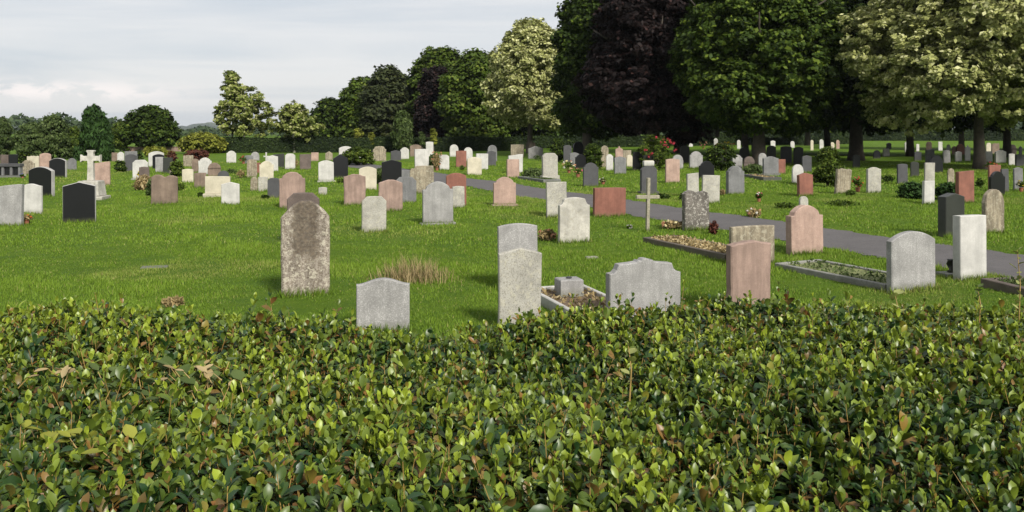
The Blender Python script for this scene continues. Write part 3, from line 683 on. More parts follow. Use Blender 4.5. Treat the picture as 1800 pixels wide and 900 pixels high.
# --- far rows seen beneath the trees
far = [
 (1211, 1218, 246, 258, 'round', 'W', 'tiny white round headstone far off above the lit light grey one'),
 (1255, 1262, 243, 263, 'tall', 'W', 'slender white far headstone left of the orange flowers'),
 (1296, 1302, 246, 262, 'shoulder', 'W', 'tiny white far headstone right of the orange flowers'),
 (1355, 1363, 247, 260, 'gable', 'W', 'tiny white peaked far headstone above the broad grey waved one'),
 (1390, 1397, 248, 260, 'round', 'W', 'tiny white round far headstone above the small white round topped one'),
 (1425, 1430, 246, 264, 'tall', 'C', 'thin cream far headstone between shaded black ones'),
 (1441, 1448, 245, 262, 'round', 'W', 'bright tiny round far headstone just over the left of the green bush'),
 (1460, 1467, 250, 263, 'round', 'C', 'cream far headstone just over the right of the green bush'),
 (1470, 1476, 246, 262, 'round', 'P', 'peach coloured far headstone left of the thick trunk'),
 (1536, 1548, 264, 279, 'round', 'K', 'tiny black far headstone left of the small white square one'),
 (1553, 1564, 261, 275, 'cut', 'W', 'small white square far headstone on the sunlit strip of grass'),
 (1559, 1567, 251, 263, 'arch', 'K', 'tiny black far headstone just above the small white square one'),
 (1591, 1598, 249, 268, 'tall', 'W', 'tall narrow white far headstone right on the sunlit strip'),
 (1611, 1616, 253, 266, 'gable', 'W', 'very small pinkish white far headstone in line with the dark shaded one'),
 (1608, 1620, 266, 283, 'gable', 'DG', 'dim grey far headstone under the very small pinkish white one'),
 (1629, 1638, 249, 264, 'notch', 'P', 'small pale pink far headstone above the grey slanting one'),
 (1650, 1657, 249, 265, 'flat', 'W', 'small bright rectangular far headstone above the broad black round one'),
 (1659, 1671, 264, 287, 'cut', 'LG', 'light grey far headstone first in the crowded white row'),
 (1665, 1671, 254, 276, 'round', 'W', 'narrow white far headstone behind the first in the crowded row'),
 (1674, 1682, 257, 272, 'round', 'P', 'pale pink far headstone in the crowded white row'),
 (1680, 1691, 266, 285, 'gable', 'W', 'white peaked far headstone in front of the round brown one'),
 (1682, 1696, 253, 272, 'round', 'R', 'round reddish brown far headstone in the crowded white row'),
 (1697, 1706, 255, 282, 'finial', 'W', 'tall white pointed far headstone right of the round brown one'),
 (1713, 1719, 257, 272, 'steep', 'C', 'cream spiky far headstone beside the right hand trunk'),
 (1733, 1745, 266, 286, 'flat', 'W', 'white far headstone right of the right hand trunk'),
 (1734, 1744, 251, 268, 'shoulder', 'C', 'yellowish far headstone with flowers right of the right hand trunk'),
 (1744, 1757, 251, 270, 'rough', 'B', 'rough brown far headstone right of the yellowish one'),
 (1751, 1769, 264, 288, 'ogee', 'W', 'widest white far headstone at the right'),
 (1774, 1784, 270, 291, 'low', 'W', 'white slim far headstone near the right edge'),
 (1775, 1787, 254, 272, 'round', 'DB', 'dim brown round far headstone near the right edge'),
 (1792, 1797, 257, 273, 'steep', 'G', 'thin pointed grey far headstone at the right edge'),
 (1787, 1800, 271, 294, 'low', 'DG', 'dark far headstone touching the right edge'),
 (1500, 1512, 272, 296, 'arch', 'K', 'shaded black headstone before the thick trunk'),
 (1602, 1616, 284, 312, 'arch', 'DK', 'shaded black headstone left of the stacked pale pair'),
 (1322, 1334, 250, 268, 'low', 'DG', 'tiny dark far headstone beside the middle trunk'),
]
for f in far: hs(*f[:7], group='far headstones seen beneath the trees')

# --- crosses
def cross(px, yb, ytop, arm_y, arm_hw, mat, label, r, plinth=None, yaw=10, name='stone_cross', flare=1.25):
    X, d = at(px, yb); g = float(gh(X, d)); k = d/F; z1 = CH-(ytop-HZ)*k-g; za = CH-(arm_y-HZ)*k-g; hw = arm_hw*k/math.cos(R(yaw))
    o = empty(name, (X, d, g), R(yaw)); tag(o, label, 'cross', 'crosses among the headstones')
    p0 = -0.1
    if plinth:
        for i, (h, w2) in enumerate(plinth):
            b = MB(); hh = h
            b.box(-w2*0.5, w2*0.5, -w2*0.42, w2*0.42, p0, max(p0, 0)+hh, 0.015, tx=0.86 if i == len(plinth)-1 else 1.0, ty=0.86); b.build('plinth_step', M[mat], o)
            p0 = max(p0, 0)+hh
    m = MB()
    out = [(-r, p0), (r, p0), (r*.85, za-r*1.6), (r*.95, za-r*.8), (hw*.8, za-r*.75), (hw, za-r*flare), (hw, za+r*flare), (hw*.8, za+r*.75), (r*.95, za+r*.8), (r*.85, z1-r), (r*flare, z1-r*.3), (r*flare*.9, z1), (-r*flare*.9, z1), (-r*flare, z1-r*.3), (-r*.85, z1-r), (-r*.95, za+r*.8), (-hw*.8, za+r*.75), (-hw, za+r*flare), (-hw, za-r*flare), (-hw*.8, za-r*.75), (-r*.95, za-r*.8), (-r*.85, za-r*1.6)]
    # split into convex-ish pieces so that the caps triangulate cleanly
    m.prism(out, -r*.75, r*.75, r*0.12); m.build('cross', M[mat], o)
    STONE_FEET.append((X, d, 0.6 if plinth else 2*r+.1, 0.5 if plinth else .1, R(yaw)))
    return o
cross(160, 349, 264, 278.5, 17, 'WS', 'large white stone cross on a tapered stepped plinth', .10, [(.10, .95), (.48, .72)], yaw=4)
cross(633, 284, 264, 271, 5.5, 'W', 'small white cross in front of the spreading green bush', .055, yaw=8)
cross(468, 286, 268, 275, 4.5, 'W', 'tiny white cross left of the cool white peaked headstone', .05, yaw=8)
def thin_cross():
    X, d = at(1138, 407); g = float(gh(X, d)); o = empty('stone_cross', (X, d, g), R(22)); tag(o, 'thin leaning wooden looking cross with pale post, beside the asphalt path', 'cross', 'crosses among the headstones')
    m = MB(); m.box(-.034, .034, -.03, .03, -.1, 1.15, .008); m.build('post', M['wood'], o)
    m = MB(); m.box(-.29, -.036, -.028, .028, .70, .78, .008); m.build('arm', M['wood'], o)
    m = MB(); m.box(.036, .27, -.028, .028, .70, .78, .008); m.build('arm', M['wood'], o)
    STONE_FEET.append((X, d, .15, .1, 0)); o.rotation_euler = (0, R(1.2), R(22))
thin_cross()
def colonnade():
    X, d = at(14, 313); g = float(gh(X, d)); o = empty('grave_memorial', (X, d, g), 0)
    tag(o, 'dark low grave memorial with pale columns and flat lintel at the left edge', 'memorial')
    k = d/F; W = 50*k; z = .62
    m = MB(); m.box(-W/2, W/2, -.15, .15, z-.14, z, .01); m.build('lintel', M['DG'], o)
    for i in range(4):
        x = -W/2+.08+i*(W-.16)/3; m = MB(); m.box(x-.05, x+.05, -.10, .10, .08, z-.142, .01); m.build('column', M['G'], o)
    for i in range(3):
        x = -W/2+.08+(i+.5)*(W-.16)/3; m = MB(); m.box(x-(W-.16)/6+.055, x+(W-.16)/6-.055, -.02, .07, .08, z-.142, .006); m.build('panel', M['K'], o)
    m = MB(); m.box(-W/2-.05, W/2+.05, -.25, .22, -.1, .078, .01); m.build('step', M['G'], o)
colonnade()

# ------------------------------------------------------------------ kerbed graves
def kerb_grave(ax, ay, bx, by, width, mat, fill, label, h=.12, kw=.11, plants=0, seed=1, endcap=True):
    """near long side from pixel (ax,ay) foot end to (bx,by) head end"""
    A = np.array(at(ax, ay, h)); B = np.array(at(bx, by, h)); D = B-A; L = np.linalg.norm(D); D /= L
    ang = math.atan2(D[1], D[0]); g = float(gh(A[0], A[1]))
    o = empty('kerbed_grave', (A[0], A[1], g), ang); tag(o, label, 'grave kerb', 'kerbed graves')
    s = 1
    def kb(x0, x1, y0, y1):
        m = MB(); m.box(x0, x1, y0, y1, -.1, h, .01); m.build('kerb', M[mat], o)
    kb(0, L, 0, kw); kb(0, L, width-kw, width); kb(0, kw, kw+.002, width-kw-.002); kb(L-kw, L, kw+.002, width-kw-.002)
    rg = np.random.default_rng(seed); nx, ny = 24, 10
    xs = np.linspace(kw+.002, L-kw-.002, nx); ys = np.linspace(kw+.002, width-kw-.002, ny); Xg, Yg = np.meshgrid(xs, ys)
    Z = h*0.55+rg.uniform(-.012, .012, Xg.shape); i = np.arange(nx*ny).reshape(ny, nx)
    q = np.stack([i[:-1, :-1], i[:-1, 1:], i[1:, 1:], i[1:, :-1]], -1).reshape(-1, 4)
    link('infill', npmesh('infill', np.stack([Xg, Yg, Z], -1).reshape(-1, 3), [q], M[fill], smooth=True), o)
    if plants:
        n = plants; P = np.stack([rg.uniform(kw, L-kw, n), rg.uniform(kw, width-kw, n), h*.6+rg.uniform(0, .09, n)*rg.random(n)], 1)
        t = np.zeros((n, 2)); t[:, 0] = rg.random(n); t[:, 1] = (rg.random(n) < .3)*.8
        V, Fq, T = quads(P, rg.normal(size=(n, 3))+np.array([0, 0, .8]), rg.uniform(.012, .035, n), 1.4, None, t, rg)
        wd_ = link('weeds', npmesh('weeds', V, [Fq], L_['dry' if plants % 2 else 'olive'], T), o); wd_['kind'] = 'stuff'
    return o, D, L
g1, D1, L1 = kerb_grave(925, 504, 1034, 562, .80, 'W', 'soil', 'grave with white kerb and bare soil behind the stepped corner headstone', plants=351, kw=.06)
m = MB(); 
_b = empty('grave_vase_block', (*at(1000, 528), 0.06), R(15)); tag(_b, 'pale square stone flower block standing inside the white kerb', 'flower block')
m.box(-.15, .15, -.13, .13, 0, .22, .012); m.build('block', M['LG'], _b)
m = MB(); m.lathe([(.035, .221), (.04, .235), (.03, .24)]); m.build('vase_rim', M['darkpot'], _b)
kerb_grave(1362, 462, 1556, 500, .92, 'LG', 'bed', 'long granite kerbed grave with weedy bed in front of the large arched headstone', h=.08, plants=400, seed=4, kw=.065)
kerb_grave(1130, 421, 1274, 452, .80, 'DB', 'gravel', 'dark brown kerbed grave filled with pinkish stones and dead plants', h=.10, plants=2601, seed=5, kw=.08)
kerb_grave(1724, 486, 1850, 516, .8, 'DB', 'soil', 'reddish brown kerbed grave at the right edge below the path', h=.13, plants=1500, seed=6)
kerb_grave(1303, 306, 1342, 312, .8, 'DG', 'soil', 'small dark kerbed grave in front of the brown grey rounded headstone', h=.14, plants=701, seed=7)
kerb_grave(910, 311, 955, 317, .8, 'G', 'soil', 'low grey kerbed grave full of plants right of the small pink capped headstone', h=.12, plants=1200, seed=8)

# ------------------------------------------------------------------ flowers and small things
def posy(px, yb, hw, ytop, cols, label, pot='pot', seed=1, name='flower_pot', n=60, greens=160, cat='flowers', potk=True, leafm='mid'):
    X, d = at(px, yb); g = float(gh(X, d)); k = d/F; w = hw*k; z1 = CH-(ytop-HZ)*k-g; ph = min(.16, z1*.4) if potk else 0.0
    o = empty(name, (X, d, g)); tag(o, label, cat, 'flowers left on graves'); rg = np.random.default_rng(seed)
    if potk:
        m = MB(); r = min(.1, w*.5); m.lathe([(r*.65, -.02), (r*.95, ph*.9), (r*1.08, ph*.9), (r*1.05, ph), (r*.8, ph*.97)]); m.build('pot', M[pot], o, smooth=False)
    C = ball(greens, rg)*rg.uniform(.2, 1, (greens, 1))*[w, w, (z1-ph)*.5]+[0, 0, ph+(z1-ph)*.48]
    t = np.zeros((greens, 2)); t[:, 0] = rg.random(greens)
    V, Fq, T = quads(C, rg.normal(size=(greens, 3))+[0, 0, .5], rg.uniform(.015, .04, greens)+w*.03, 1.5, None, t, rg)
    link('leaves', npmesh('leaves', V, [Fq], L_[leafm], T), o)
    for j, c in enumerate(cols):
        nf = max(4, n//len(cols)//5); vv = []; pts = ball(nf, rg)*[w*.95, w*.95, (z1-ph)*.5]+[0, 0, ph+(z1-ph)*.55]
        Cs = np.repeat(pts, 7, 0); nn = ball(len(Cs), rg); nn[:, 2] = abs(nn[:, 2]); s = w*.10+.012
        t = np.zeros((len(Cs), 2)); t[:, 0] = rg.random(len(Cs))
        V, Fq, T = quads(Cs+nn*s*.6, nn+rg.normal(size=nn.shape)*.3, np.full(len(Cs), s), 1.1, None, t, rg)
        link('blooms', npmesh('blooms', V, [Fq], L_['f_'+c], T), o)
    return o
posy(1334, 353, 7, 339, ['red', 'pink', 'white'], 'small bunch of red and pink flowers alone on the grass', seed=2)
posy(1000, 304, 12, 283, ['white', 'peach', 'cream'], 'peach and white flower spray left of the dark grey shouldered headstone', seed=3, n=120)
posy(1016, 312, 8, 296, ['peach', 'pink'], 'second flower spray touching the dark grey shouldered headstone', seed=4)
posy(1060, 322, 7, 313, ['white', 'cream'], 'small white flowers low in the grass right of the dark grey shouldered headstone', seed=5, n=60)
posy(47, 394, 9, 378, ['peach', 'orange'], 'dried orange brown bouquet at the foot of the far left stones', seed=6, leafm='dry')
posy(250, 318, 9, 302, ['yellow'], 'yellow flowers growing against the brown headstone', seed=7, n=120)
posy(1275, 265, 18, 251, ['orange', 'cream', 'yellow'], 'orange and cream flowers in the far sunlight beneath the trees', seed=8, n=140)
posy(1508, 336, 9, 312, ['orange', 'red'], 'orange flowering plant between the leaning brown and the tan headstones', seed=9)
posy(1236, 262, 7, 247, ['peach', 'pink'], 'pinkish flowers in the far shade left of the middle trunk', seed=10)
posy(768, 300, 10, 264, ['peach'], 'dry brown flower plant left of the sloping cornered white headstone', seed=12, leafm='dry', greens=400)
posy(428, 288, 9, 275, ['red'], 'red flowers on the grass left of the bluish grey round headstone', seed=13)
posy(40, 314, 5, 306, ['blue', 'white'], 'blue and white flowers by the dark colonnaded memorial', seed=14)
posy(1740, 300, 12, 286, ['orange', 'red'], 'orange flowers behind the right edge black shouldered headstone', seed=15)
posy(1106, 401, 5, 396, ['white'], 'lone white flower head in the grass left of the thin cross', seed=16, potk=False, greens=30)
posy(1325, 384, 13, 366, ['white', 'peach'], 'withered flower heap at the far edge of the path', seed=17, leafm='dry', potk=False, greens=260)
posy(962, 423, 16, 403, ['peach'], 'brown dead plant heap left of the scalloped white headstone', seed=18, leafm='dry', potk=False, greens=400)
posy(303, 540, 20, 524, [], 'small mound of dry earth and stalks just beyond the hedge', seed=19, leafm='dry', potk=False, greens=300)
posy(1795, 336, 8, 318, ['yellow', 'cream'], 'yellowish flowers at the foot of the light grey peaked headstone', seed=20)
posy(1185, 402, 22, 388, ['peach', 'cream'], 'wilted wreath of pale flowers at the far end of the brown kerbed grave', seed=21, leafm='dry', potk=False, greens=500)
posy(1254, 413, 8, 388, [], 'dark red leaved plant right of the mottled twin lobed headstone', seed=22, leafm='redsh', potk=False, greens=300)
def small(px, yb, fn, name, label, cat, yaw=15):
    X, d = at(px, yb); o = empty(name, (X, d, float(gh(X, d))), R(yaw)); tag(o, label, cat); fn(o); return o
def _vase(o):
    m = MB(); m.box(-.17, .17, -.13, .13, -.03, .045, .008); m.build('slab', M['LG'], o)
    m = MB(); m.lathe([(.05, .046), (.065, .06), (.03, .09), (.07, .17), (.05, .22), (.06, .24)]); m.build('vase', M['K'], o, smooth=True)
small(1672, 480, _vase, 'grave_vase', 'black vase on a small grey slab left of the tall white slab headstone', 'vase')
def _flat(o):
    m = MB(); m.box(-.20, .20, -.10, .10, -.05, .02, .01); m.build('plate', M['G'], o)
small(272, 470, _flat, 'grave_marker', 'flat grey marker stone lying in the open grass at the left', 'marker')
def _flat2(o):
    m = MB(); m.box(-.10, .10, -.05, .05, -.05, .03, .01); m.build('plate', M['LS'], o)
small(1040, 458, _flat2, 'grave_marker', 'tiny pale stone chip in the grass behind the stepped corner headstone', 'marker')
for i, (px, yb, hw, yt, lm, lab) in enumerate([
 (318, 336, 7, 322, 'mid', 'tuft of weeds at the right foot of the wide brown joined pair'), (352, 346, 5, 338, 'dark', 'dark plant pot by the left foot of the cream yellow headstone'),
 (407, 306, 12, 296, 'olive', 'pinkish brown plants right of the low dark hump shaped headstone'), (424, 312, 10, 298, 'dry', 'dead flower heads left of the brown streaked headstone'),
 (466, 350, 7, 342, 'dark', 'dark weeds at the foot of the dark slate grey headstone'), (520, 296, 7, 278, 'dry', 'dried bouquet between the white and the plain dark brown headstones'),
 (598, 322, 7, 314, 'mid', 'weeds at the foot of the black steep peaked headstone'), (812, 300, 5, 290, 'mid', 'weeds right of the far red rectangular headstone'),
 (945, 282, 8, 272, 'olive', 'weeds under the pale grey peaked headstone'), (1110, 292, 6, 284, 'olive', 'pale plant at the foot of the small pale rounded headstone'),
 (1205, 352, 12, 338, 'dark', 'dark ground plants left of the narrow speckled white headstone'), (1165, 350, 14, 340, 'dark', 'low dark plants beyond the path right of the white box headstone'),
 (1270, 342, 5, 332, 'dry', 'brown dead stems left of the dark speckled grey headstone'), (1495, 345, 10, 334, 'mid', 'green leaves under the orange flowering plant'),
 (1480, 362, 30, 352, 'mid', 'low mound of darker weeds in the lawn below the leaning brown headstone'), (1380, 366, 20, 356, 'mid', 'low mound of darker grass left of the pink shouldered headstone'),
 (1560, 322, 14, 306, 'dark', 'dark plants between the tan and the dull dark grey headstones'), (1722, 330, 8, 312, 'dark', 'dark weeds right of the tall brick red headstone')]):
    posy(px, yb, hw, yt, [], lab, seed=300+i, leafm=lm, potk=False, greens=240, name='weed_clump', cat='weeds')
# white box standing on the dark headstone
ob = o_k; ztop = max(v.co.z for c_ in ob.children for v in c_.data.vertices)
bx = empty('flower_box', (ob.location[0], ob.location[1], ob.location[2]+ztop), ob.rotation_euler[2]); tag(bx, 'white rectangular flower box resting on top of the dark grey headstone', 'flower box')
m = MB(); m.box(-.19, .19, -.06, .06, .001, .17, .015); m.build('box', M['W'], bx)
m = MB(); m.box(-.17, .17, -.05, .05, .171, .19, .004); m.build('lid', M['C'], bx)

# dry grass tuft
def tuft(px, yb, hw, ytop, label, n=1800, seed=3, mat='dry'):
    X, d = at(px, yb); g = float(gh(X, d)); w = hw*d/F; h = CH-(ytop-HZ)*d/F-g; rg = np.random.default_rng(seed)
    o = empty('dry_grass_tuft', (X, d, g)); tag(o, label, 'grass tuft')
    bp = np.stack([rg.normal(0, w*.5, n), rg.normal(0, w*.5, n), np.zeros(n)], 1)
    L = h*rg.uniform(.25, 1.25, n)*np.exp(-.8*((bp[:, 0]/w)**2+(bp[:, 1]/w)**2)); a = rg.uniform(0, 6.28, n); le = rg.uniform(.2, .95, n)
    tip = bp+np.stack([np.cos(a)*L*le, np.sin(a)*L*le, L*np.sqrt(1-le**2*.6)], 1); s = np.stack([-np.sin(a), np.cos(a), a*0], 1)*.003
    mid = (bp+tip)/2+[0, 0, .03]
    V = np.stack([bp-s, bp+s, mid+s, mid-s, tip], 1).reshape(-1, 3); b = np.arange(n)[:, None]*5
    t = np.zeros((n, 2)); t[:, 0] = rg.random(n); t[:, 1] = rg.random(n)*.3
    link('blades', npmesh('blades', V, [b+[0, 1, 2, 3], b+[3, 2, 4]], L_[mat], np.repeat(t, 5, 0)), o)
tuft(724, 492, 70, 444, 'pale feathery tuft of dry grass behind the waved top grey headstone', n=800)

# ------------------------------------------------------------------ shrubs
bush(1149, 300, 42, 234, L_['mid'], 'rose bush with red blooms among the dark headstones', name='rose_bush', ncl=220, leaf=.05, seed=31, bright=.6)
X, d = at(1149, 299)
ro = bpy.data.objects[-1] if False else None
def roses():
    rb = [o for o in scene.objects if o.name.startswith('rose_bush')][0]; rg = np.random.default_rng(4)
    pts = []
    for (px, py) in [(1170, 246), (1163, 252), (1156, 247), (1174, 249), (1138, 268), (1137, 272), (1166, 256), (1150, 240), (1128, 262), (1180, 262), (1178, 252)]:
        for k in range(2): pts.append(((px-1149)/F*d+rg.normal(0, .06), -0.85+rg.normal(0, .1), CH-(py-HZ)/F*d+rg.normal(0, .05)))
    Cs = np.repeat(np.array(pts), 10, 0); nn = ball(len(Cs), rg); t = np.zeros((len(Cs), 2)); t[:, 0] = rg.random(len(Cs))
    V, Fq, T = quads(Cs+nn*.05, nn, np.full(len(Cs), .05), 1.0, None, t, rg); link('blooms', npmesh('blooms', V, [Fq], L_['f_red'], T), rb)
roses()
bush(630, 290, 33, 258, L_['mid'], 'wide low spreading green bush behind the small white cross', ncl=260, leaf=.07, seed=32)
bush(1042, 296, 19, 250, L_['dark'], 'round dark green shrub between the shaded cluster and the pale brown headstone', ncl=200, leaf=.06, seed=33, bright=.7)
bush(1455, 327, 27, 256, L_['mid'], 'big rounded green bush left of the leaning brown headstone', ncl=420, leaf=.05, clump=.15, seed=34, nl=12)
bush(1605, 350, 26, 322, L_['conifer'], 'low dark juniper left of the bright white narrow headstone', ncl=160, leaf=.05, seed=35)
bush(1665, 350, 18, 322, L_['conifer'], 'low dark juniper right of the bright white narrow headstone', ncl=120, leaf=.05, seed=36)
bush(212, 302, 10, 283, L_['dark'], 'small clipped dark shrub left of the dark grey arched headstone', ncl=60, seed=37)
bush(244, 290, 5, 262, L_['dark'], 'narrow dark clipped shrub beneath the low brown wall', ncl=50, seed=38)
bush(312, 312, 12, 284, L_['mid'], 'leafy plant growing over the mottled pale headstone', ncl=80, seed=39)
bush(43, 290, 11, 262, L_['dark'], 'dark rounded shrub behind the drab tan headstone', ncl=70, seed=40)
bush(275, 276, 28, 258, L_['gold'], 'golden feathery plants along the low brown wall', ncl=120, seed=41, vert=.5)
bush(345, 282, 26, 262, L_['redsh'], 'low dark red shrub in front of the golden green bush', ncl=160, seed=42)
bush(302, 290, 8, 265, L_['redsh'], 'small maroon shrub above the mottled pale headstone', ncl=50, seed=43)
bush(668, 322, 7, 298, L_['olive'], 'small weedy plant left of the square black headstone', ncl=40, seed=44, vert=.5)
bush(765, 296, 14, 270, L_['olive'], 'tangled weeds right of the tall pinkish white headstone', ncl=80, seed=45, vert=.4)
bush(272, 345, 8, 318, L_['olive'], 'weed patch on the left side of the wide brown joined pair', ncl=50, seed=46, vert=.4)
bush(255, 335, 14, 312, L_['dry'], 'brown dead weeds in front of the bright white clipped corner headstone', ncl=80, seed=47, vert=.5)
bush(980, 285, 14, 240, L_['dark'], 'dark shaded shrub behind the tall whitish headstone', ncl=140, seed=48)
bush(940, 310, 22, 300, L_['olive'], 'low weeds growing in the grey kerbed grave', ncl=90, seed=49, vert=.4)
bush(1325, 306, 18, 290, L_['olive'], 'leafy plants behind the small dark kerbed grave', ncl=90, seed=50, vert=.3)
bush(1268, 300, 0.1+30, 250, L_['dark'], 'dark shaded shrub behind the black headstones under the middle trunk', ncl=160, seed=51)
BG = 'shrubs and trees beyond the graves'
bush(355, 270, 42, 232, L_['gold'], 'golden green mounded bush beyond the graves left of the first young tree', ncl=380, leaf=.14, clump=.4, seed=52, group=BG, nl=10, bright=.35)
for i, (px, yb, hw, yt, k, lab) in enumerate([(-5, 281, 32, 203, 'olive', 'feathery olive green shrub at the left edge of the photo'), (52, 281, 30, 215, 'olive', 'dense olive shrub beyond the dark headstones at the far left'), (92, 280, 32, 198, 'olive', 'tallest feathery olive shrub left of the dark conifer'), (128, 279, 20, 222, 'mid', 'green shrub tucked against the left of the dark conifer'), (212, 266, 22, 212, 'mid', 'small green tree squeezed right of the dark conifer')]):
    bush(px, yb, hw, yt, L_[k], lab, ncl=420, leaf=.085, clump=.3, seed=60+i, group=BG, nl=12, bright=.4, vert=.25)

# ------------------------------------------------------------------ trees
def conifer(px, d_, hwm, zt, label, seed):
    o = empty('conifer', ((px-900)/F*d_, d_, 0)); tag(o, label, 'tree', BG); r = random.Random(seed); lb = [((0, 0, zt*.4), (hwm*.62, hwm*.6, zt*.4)), ((-.05, 0, zt*.62), (hwm*.42, hwm*.4, zt*.36))]
    for k in range(22):
        z = r.uniform(.05, .74)*zt; w_ = hwm*(1-.95*(z/zt)**1.3)*.78; a_ = k*2.4
        lb.append(((w_*math.cos(a_), w_*math.sin(a_), z), (hwm*.22, hwm*.22, zt*.16)))
    crown('crown', L_['conifer'], lb, 1000, 34, .085, .26, o, seed, .12, .75, .5)
    trunk(o, 1.0, .12, M['bark'], hwm*.4, zt, seed, 4); return o
conifer(167, 62, 1.36, 4.15, 'dark green upright conifer with ragged peak left of the round tree', 70)
tree(265, 90, 49, 184, 262, L_['dark'], 'rounded dark green tree above the low brown wall', nl=16, ncl=700, per=36, leaf=.20, clump=.55, seed=71, group=BG, bright=.6)
def maple(px, d, hw, yt, yb, label, seed, ncl, trb=(430, 268)):
    o = tree(px, d, hw, yt, yb, L_['maple'], label, name='young_maple_tree', nl=30, ncl=ncl, per=26, leaf=.17, clump=.36, core=.4, bright=.6, seed=seed, tr=.14, tip=.3, bark='palebark', group='young trees before the long hedge', trunk_h=2.6)
maple(430, 84, 57, 146, 243, 'taller pale green young tree with ragged pointed top', 72, 330)
maple(517, 84, 46, 178, 246, 'shorter spreading young tree right of the ragged pointed one', 73, 250)
# upright leader of the taller young tree
TG = 'large trees behind the graves'
tree(408, 84.5, 18, 124, 180, L_['maple'], 'narrow pale green young tree rising behind the ragged pointed one', name='young_maple_tree', nl=10, ncl=110, per=24, leaf=.18, clump=.4, seed=74, tr=.1, tip=.3, bark='palebark', group='young trees before the long hedge')
specs = [
 (583, 115, 42, 172, 266, 'dark', 'lowest dark green tree at the left end of the tall tree row', 700, .26),
 (636, 112, 46, 134, 266, 'mid', 'green tree second from the left end of the tall tree row', 760, .26),
 (684, 108, 56, 117, 266, 'grey', 'dull grey green tree in the tall row behind the column tree', 860, .26),
 (772, 108, 74, 78, 266, 'mid', 'tall bright topped green tree in the middle of the far tree row', 1250, .26),
 (768, 99, 40, 116, 266, 'copper', 'narrow dark purple tree between two green ones', 620, .24),
 (836, 96, 66, 86, 258, 'mid', 'broad green tree directly left of the cream yellow variegated one', 1200, .24),
 (620, 124, 55, 186, 268, 'dark', 'dark green tree filling behind the golden topiary', 520, .28),
 (720, 124, 62, 130, 268, 'dark', 'dark green tree filling behind the column tree', 620, .28),
 (540, 122, 38, 204, 268, 'dark', 'low dark tree behind the shorter young tree', 320, .26),
 (935, 110, 72, 46, 262, 'dark', 'dark green tree behind the left cream yellow one', 900, .26),
]
for i, (px, d_, hw, yt, yb, k, lab, n_, lf) in enumerate(specs):
    tree(px, d_, hw, yt, yb, L_[k], lab, ncl=n_, per=42, leaf=lf, clump=.9, seed=80+i, nl=18, group=TG, tr=.35)
tree(931, 80, 82, 30, 228, L_['yellow'], 'cream yellow variegated tree left of the huge dark ones', name='variegated_tree', ncl=2000, per=46, leaf=.17, clump=.55, seed=95, nl=26, group=TG, tip=.3)
tree(1032, 66, 66, -30, 246, L_['dark'], 'huge dark green tree at the left end of the nearest row', ncl=1500, per=44, leaf=.17, clump=.6, seed=96, nl=26, group=TG, tr=.4, bright=.55)
tree(1150, 60, 135, -90, 249, L_['copper'], 'huge blackish purple copper beech', name='copper_beech_tree', ncl=2400, per=50, leaf=.17, clump=.6, seed=97, nl=34, group=TG, tr=.5)
tree(1335, 54, 160, -110, 243, L_['dark'], 'huge deep green tree right of the copper beech', ncl=3200, per=50, leaf=.16, clump=.55, seed=98, nl=38, group=TG, tr=.42, bright=.75, tip=.25)
tree(1505, 62, 115, -120, 234, L_['dark'], 'dark green tree with the thick black trunk between the two nearest crowns', ncl=1700, per=46, leaf=.17, clump=.6, seed=99, nl=28, group=TG, tr=.48)
tree(1722, 48, 226, -110, 226, L_['yellow'], 'very large olive cream variegated tree at the right edge', name='variegated_tree', ncl=4400, per=50, leaf=.13, clump=.45, seed=100, nl=46, group=TG, tr=.3, tip=.2, bright=.52)
# dim trees standing behind the front row
for i, (px, d_, hw, yt, yb, lab) in enumerate([(1120, 120, 90, 20, 244, 'dim tree behind the copper beech'), (1260, 130, 95, 20, 240, 'dim tree behind the gap right of the copper beech'), (1420, 125, 100, 10, 236, 'dim tree behind the huge deep green tree'), (1580, 210, 110, 60, 232, 'dim tree far behind the sunlit strip of grass'), (1760, 210, 120, 60, 232, 'dim tree far behind the right hand trunk'), (1900, 190, 120, 40, 232, 'dim tree beyond the right edge behind the variegated tree')]):
    tree(px, d_, hw, yt, yb, L_['dark'], lab, ncl=520, per=40, leaf=.42, clump=1.5, seed=110+i, nl=16, group='dim trees behind the nearest row', tr=.4)
for i, (px, d_, hwm, zt, lab) in enumerate([(1600, 72, 8, 13, 'dark tree hidden behind the left of the large variegated crown'), (1770, 70, 8, 13, 'dark tree hidden behind the middle of the large variegated crown'), (1455, 80, 8, 13, 'dark tree behind the crown with the thick black trunk'), (1690, 96, 9, 14, 'farther dark tree behind the large variegated crown'), (1880, 92, 9, 14, 'farther dark tree beyond the right edge'), (1310, 76, 8, 14, 'dark tree hidden behind the huge deep green crown'), (1190, 84, 8, 14, 'dark tree hidden behind the copper beech on its right')]):
    tree(px, d_, hwm/d_*F, HZ-(zt-CH)/d_*F, HZ-(2.4-CH)/d_*F, L_['dark'], lab, ncl=620, per=40, leaf=.30, clump=1.1, seed=160+i, nl=18, group='dim trees behind the nearest row', tr=.3)
# trees outside the right edge that throw the shade on the far graves
for i, (X_, d_, hwm, zt) in enumerate([(41, 50, 8, 14), (44, 66, 8, 14), (30, 74, 6, 11)]):
    px = 900+X_/d_*F
    tree(px, d_, hwm/d_*F, HZ-(zt-CH)/d_*F, HZ-(2.6-CH)/d_*F, L_['dark'], ['dark tree just outside the right edge of the photo', 'second dark tree outside the right edge farther back', 'dark tree behind the large variegated one at the right'][i], ncl=700, per=40, leaf=.3, clump=1.0, seed=120+i, nl=16, group=TG, tr=.4)
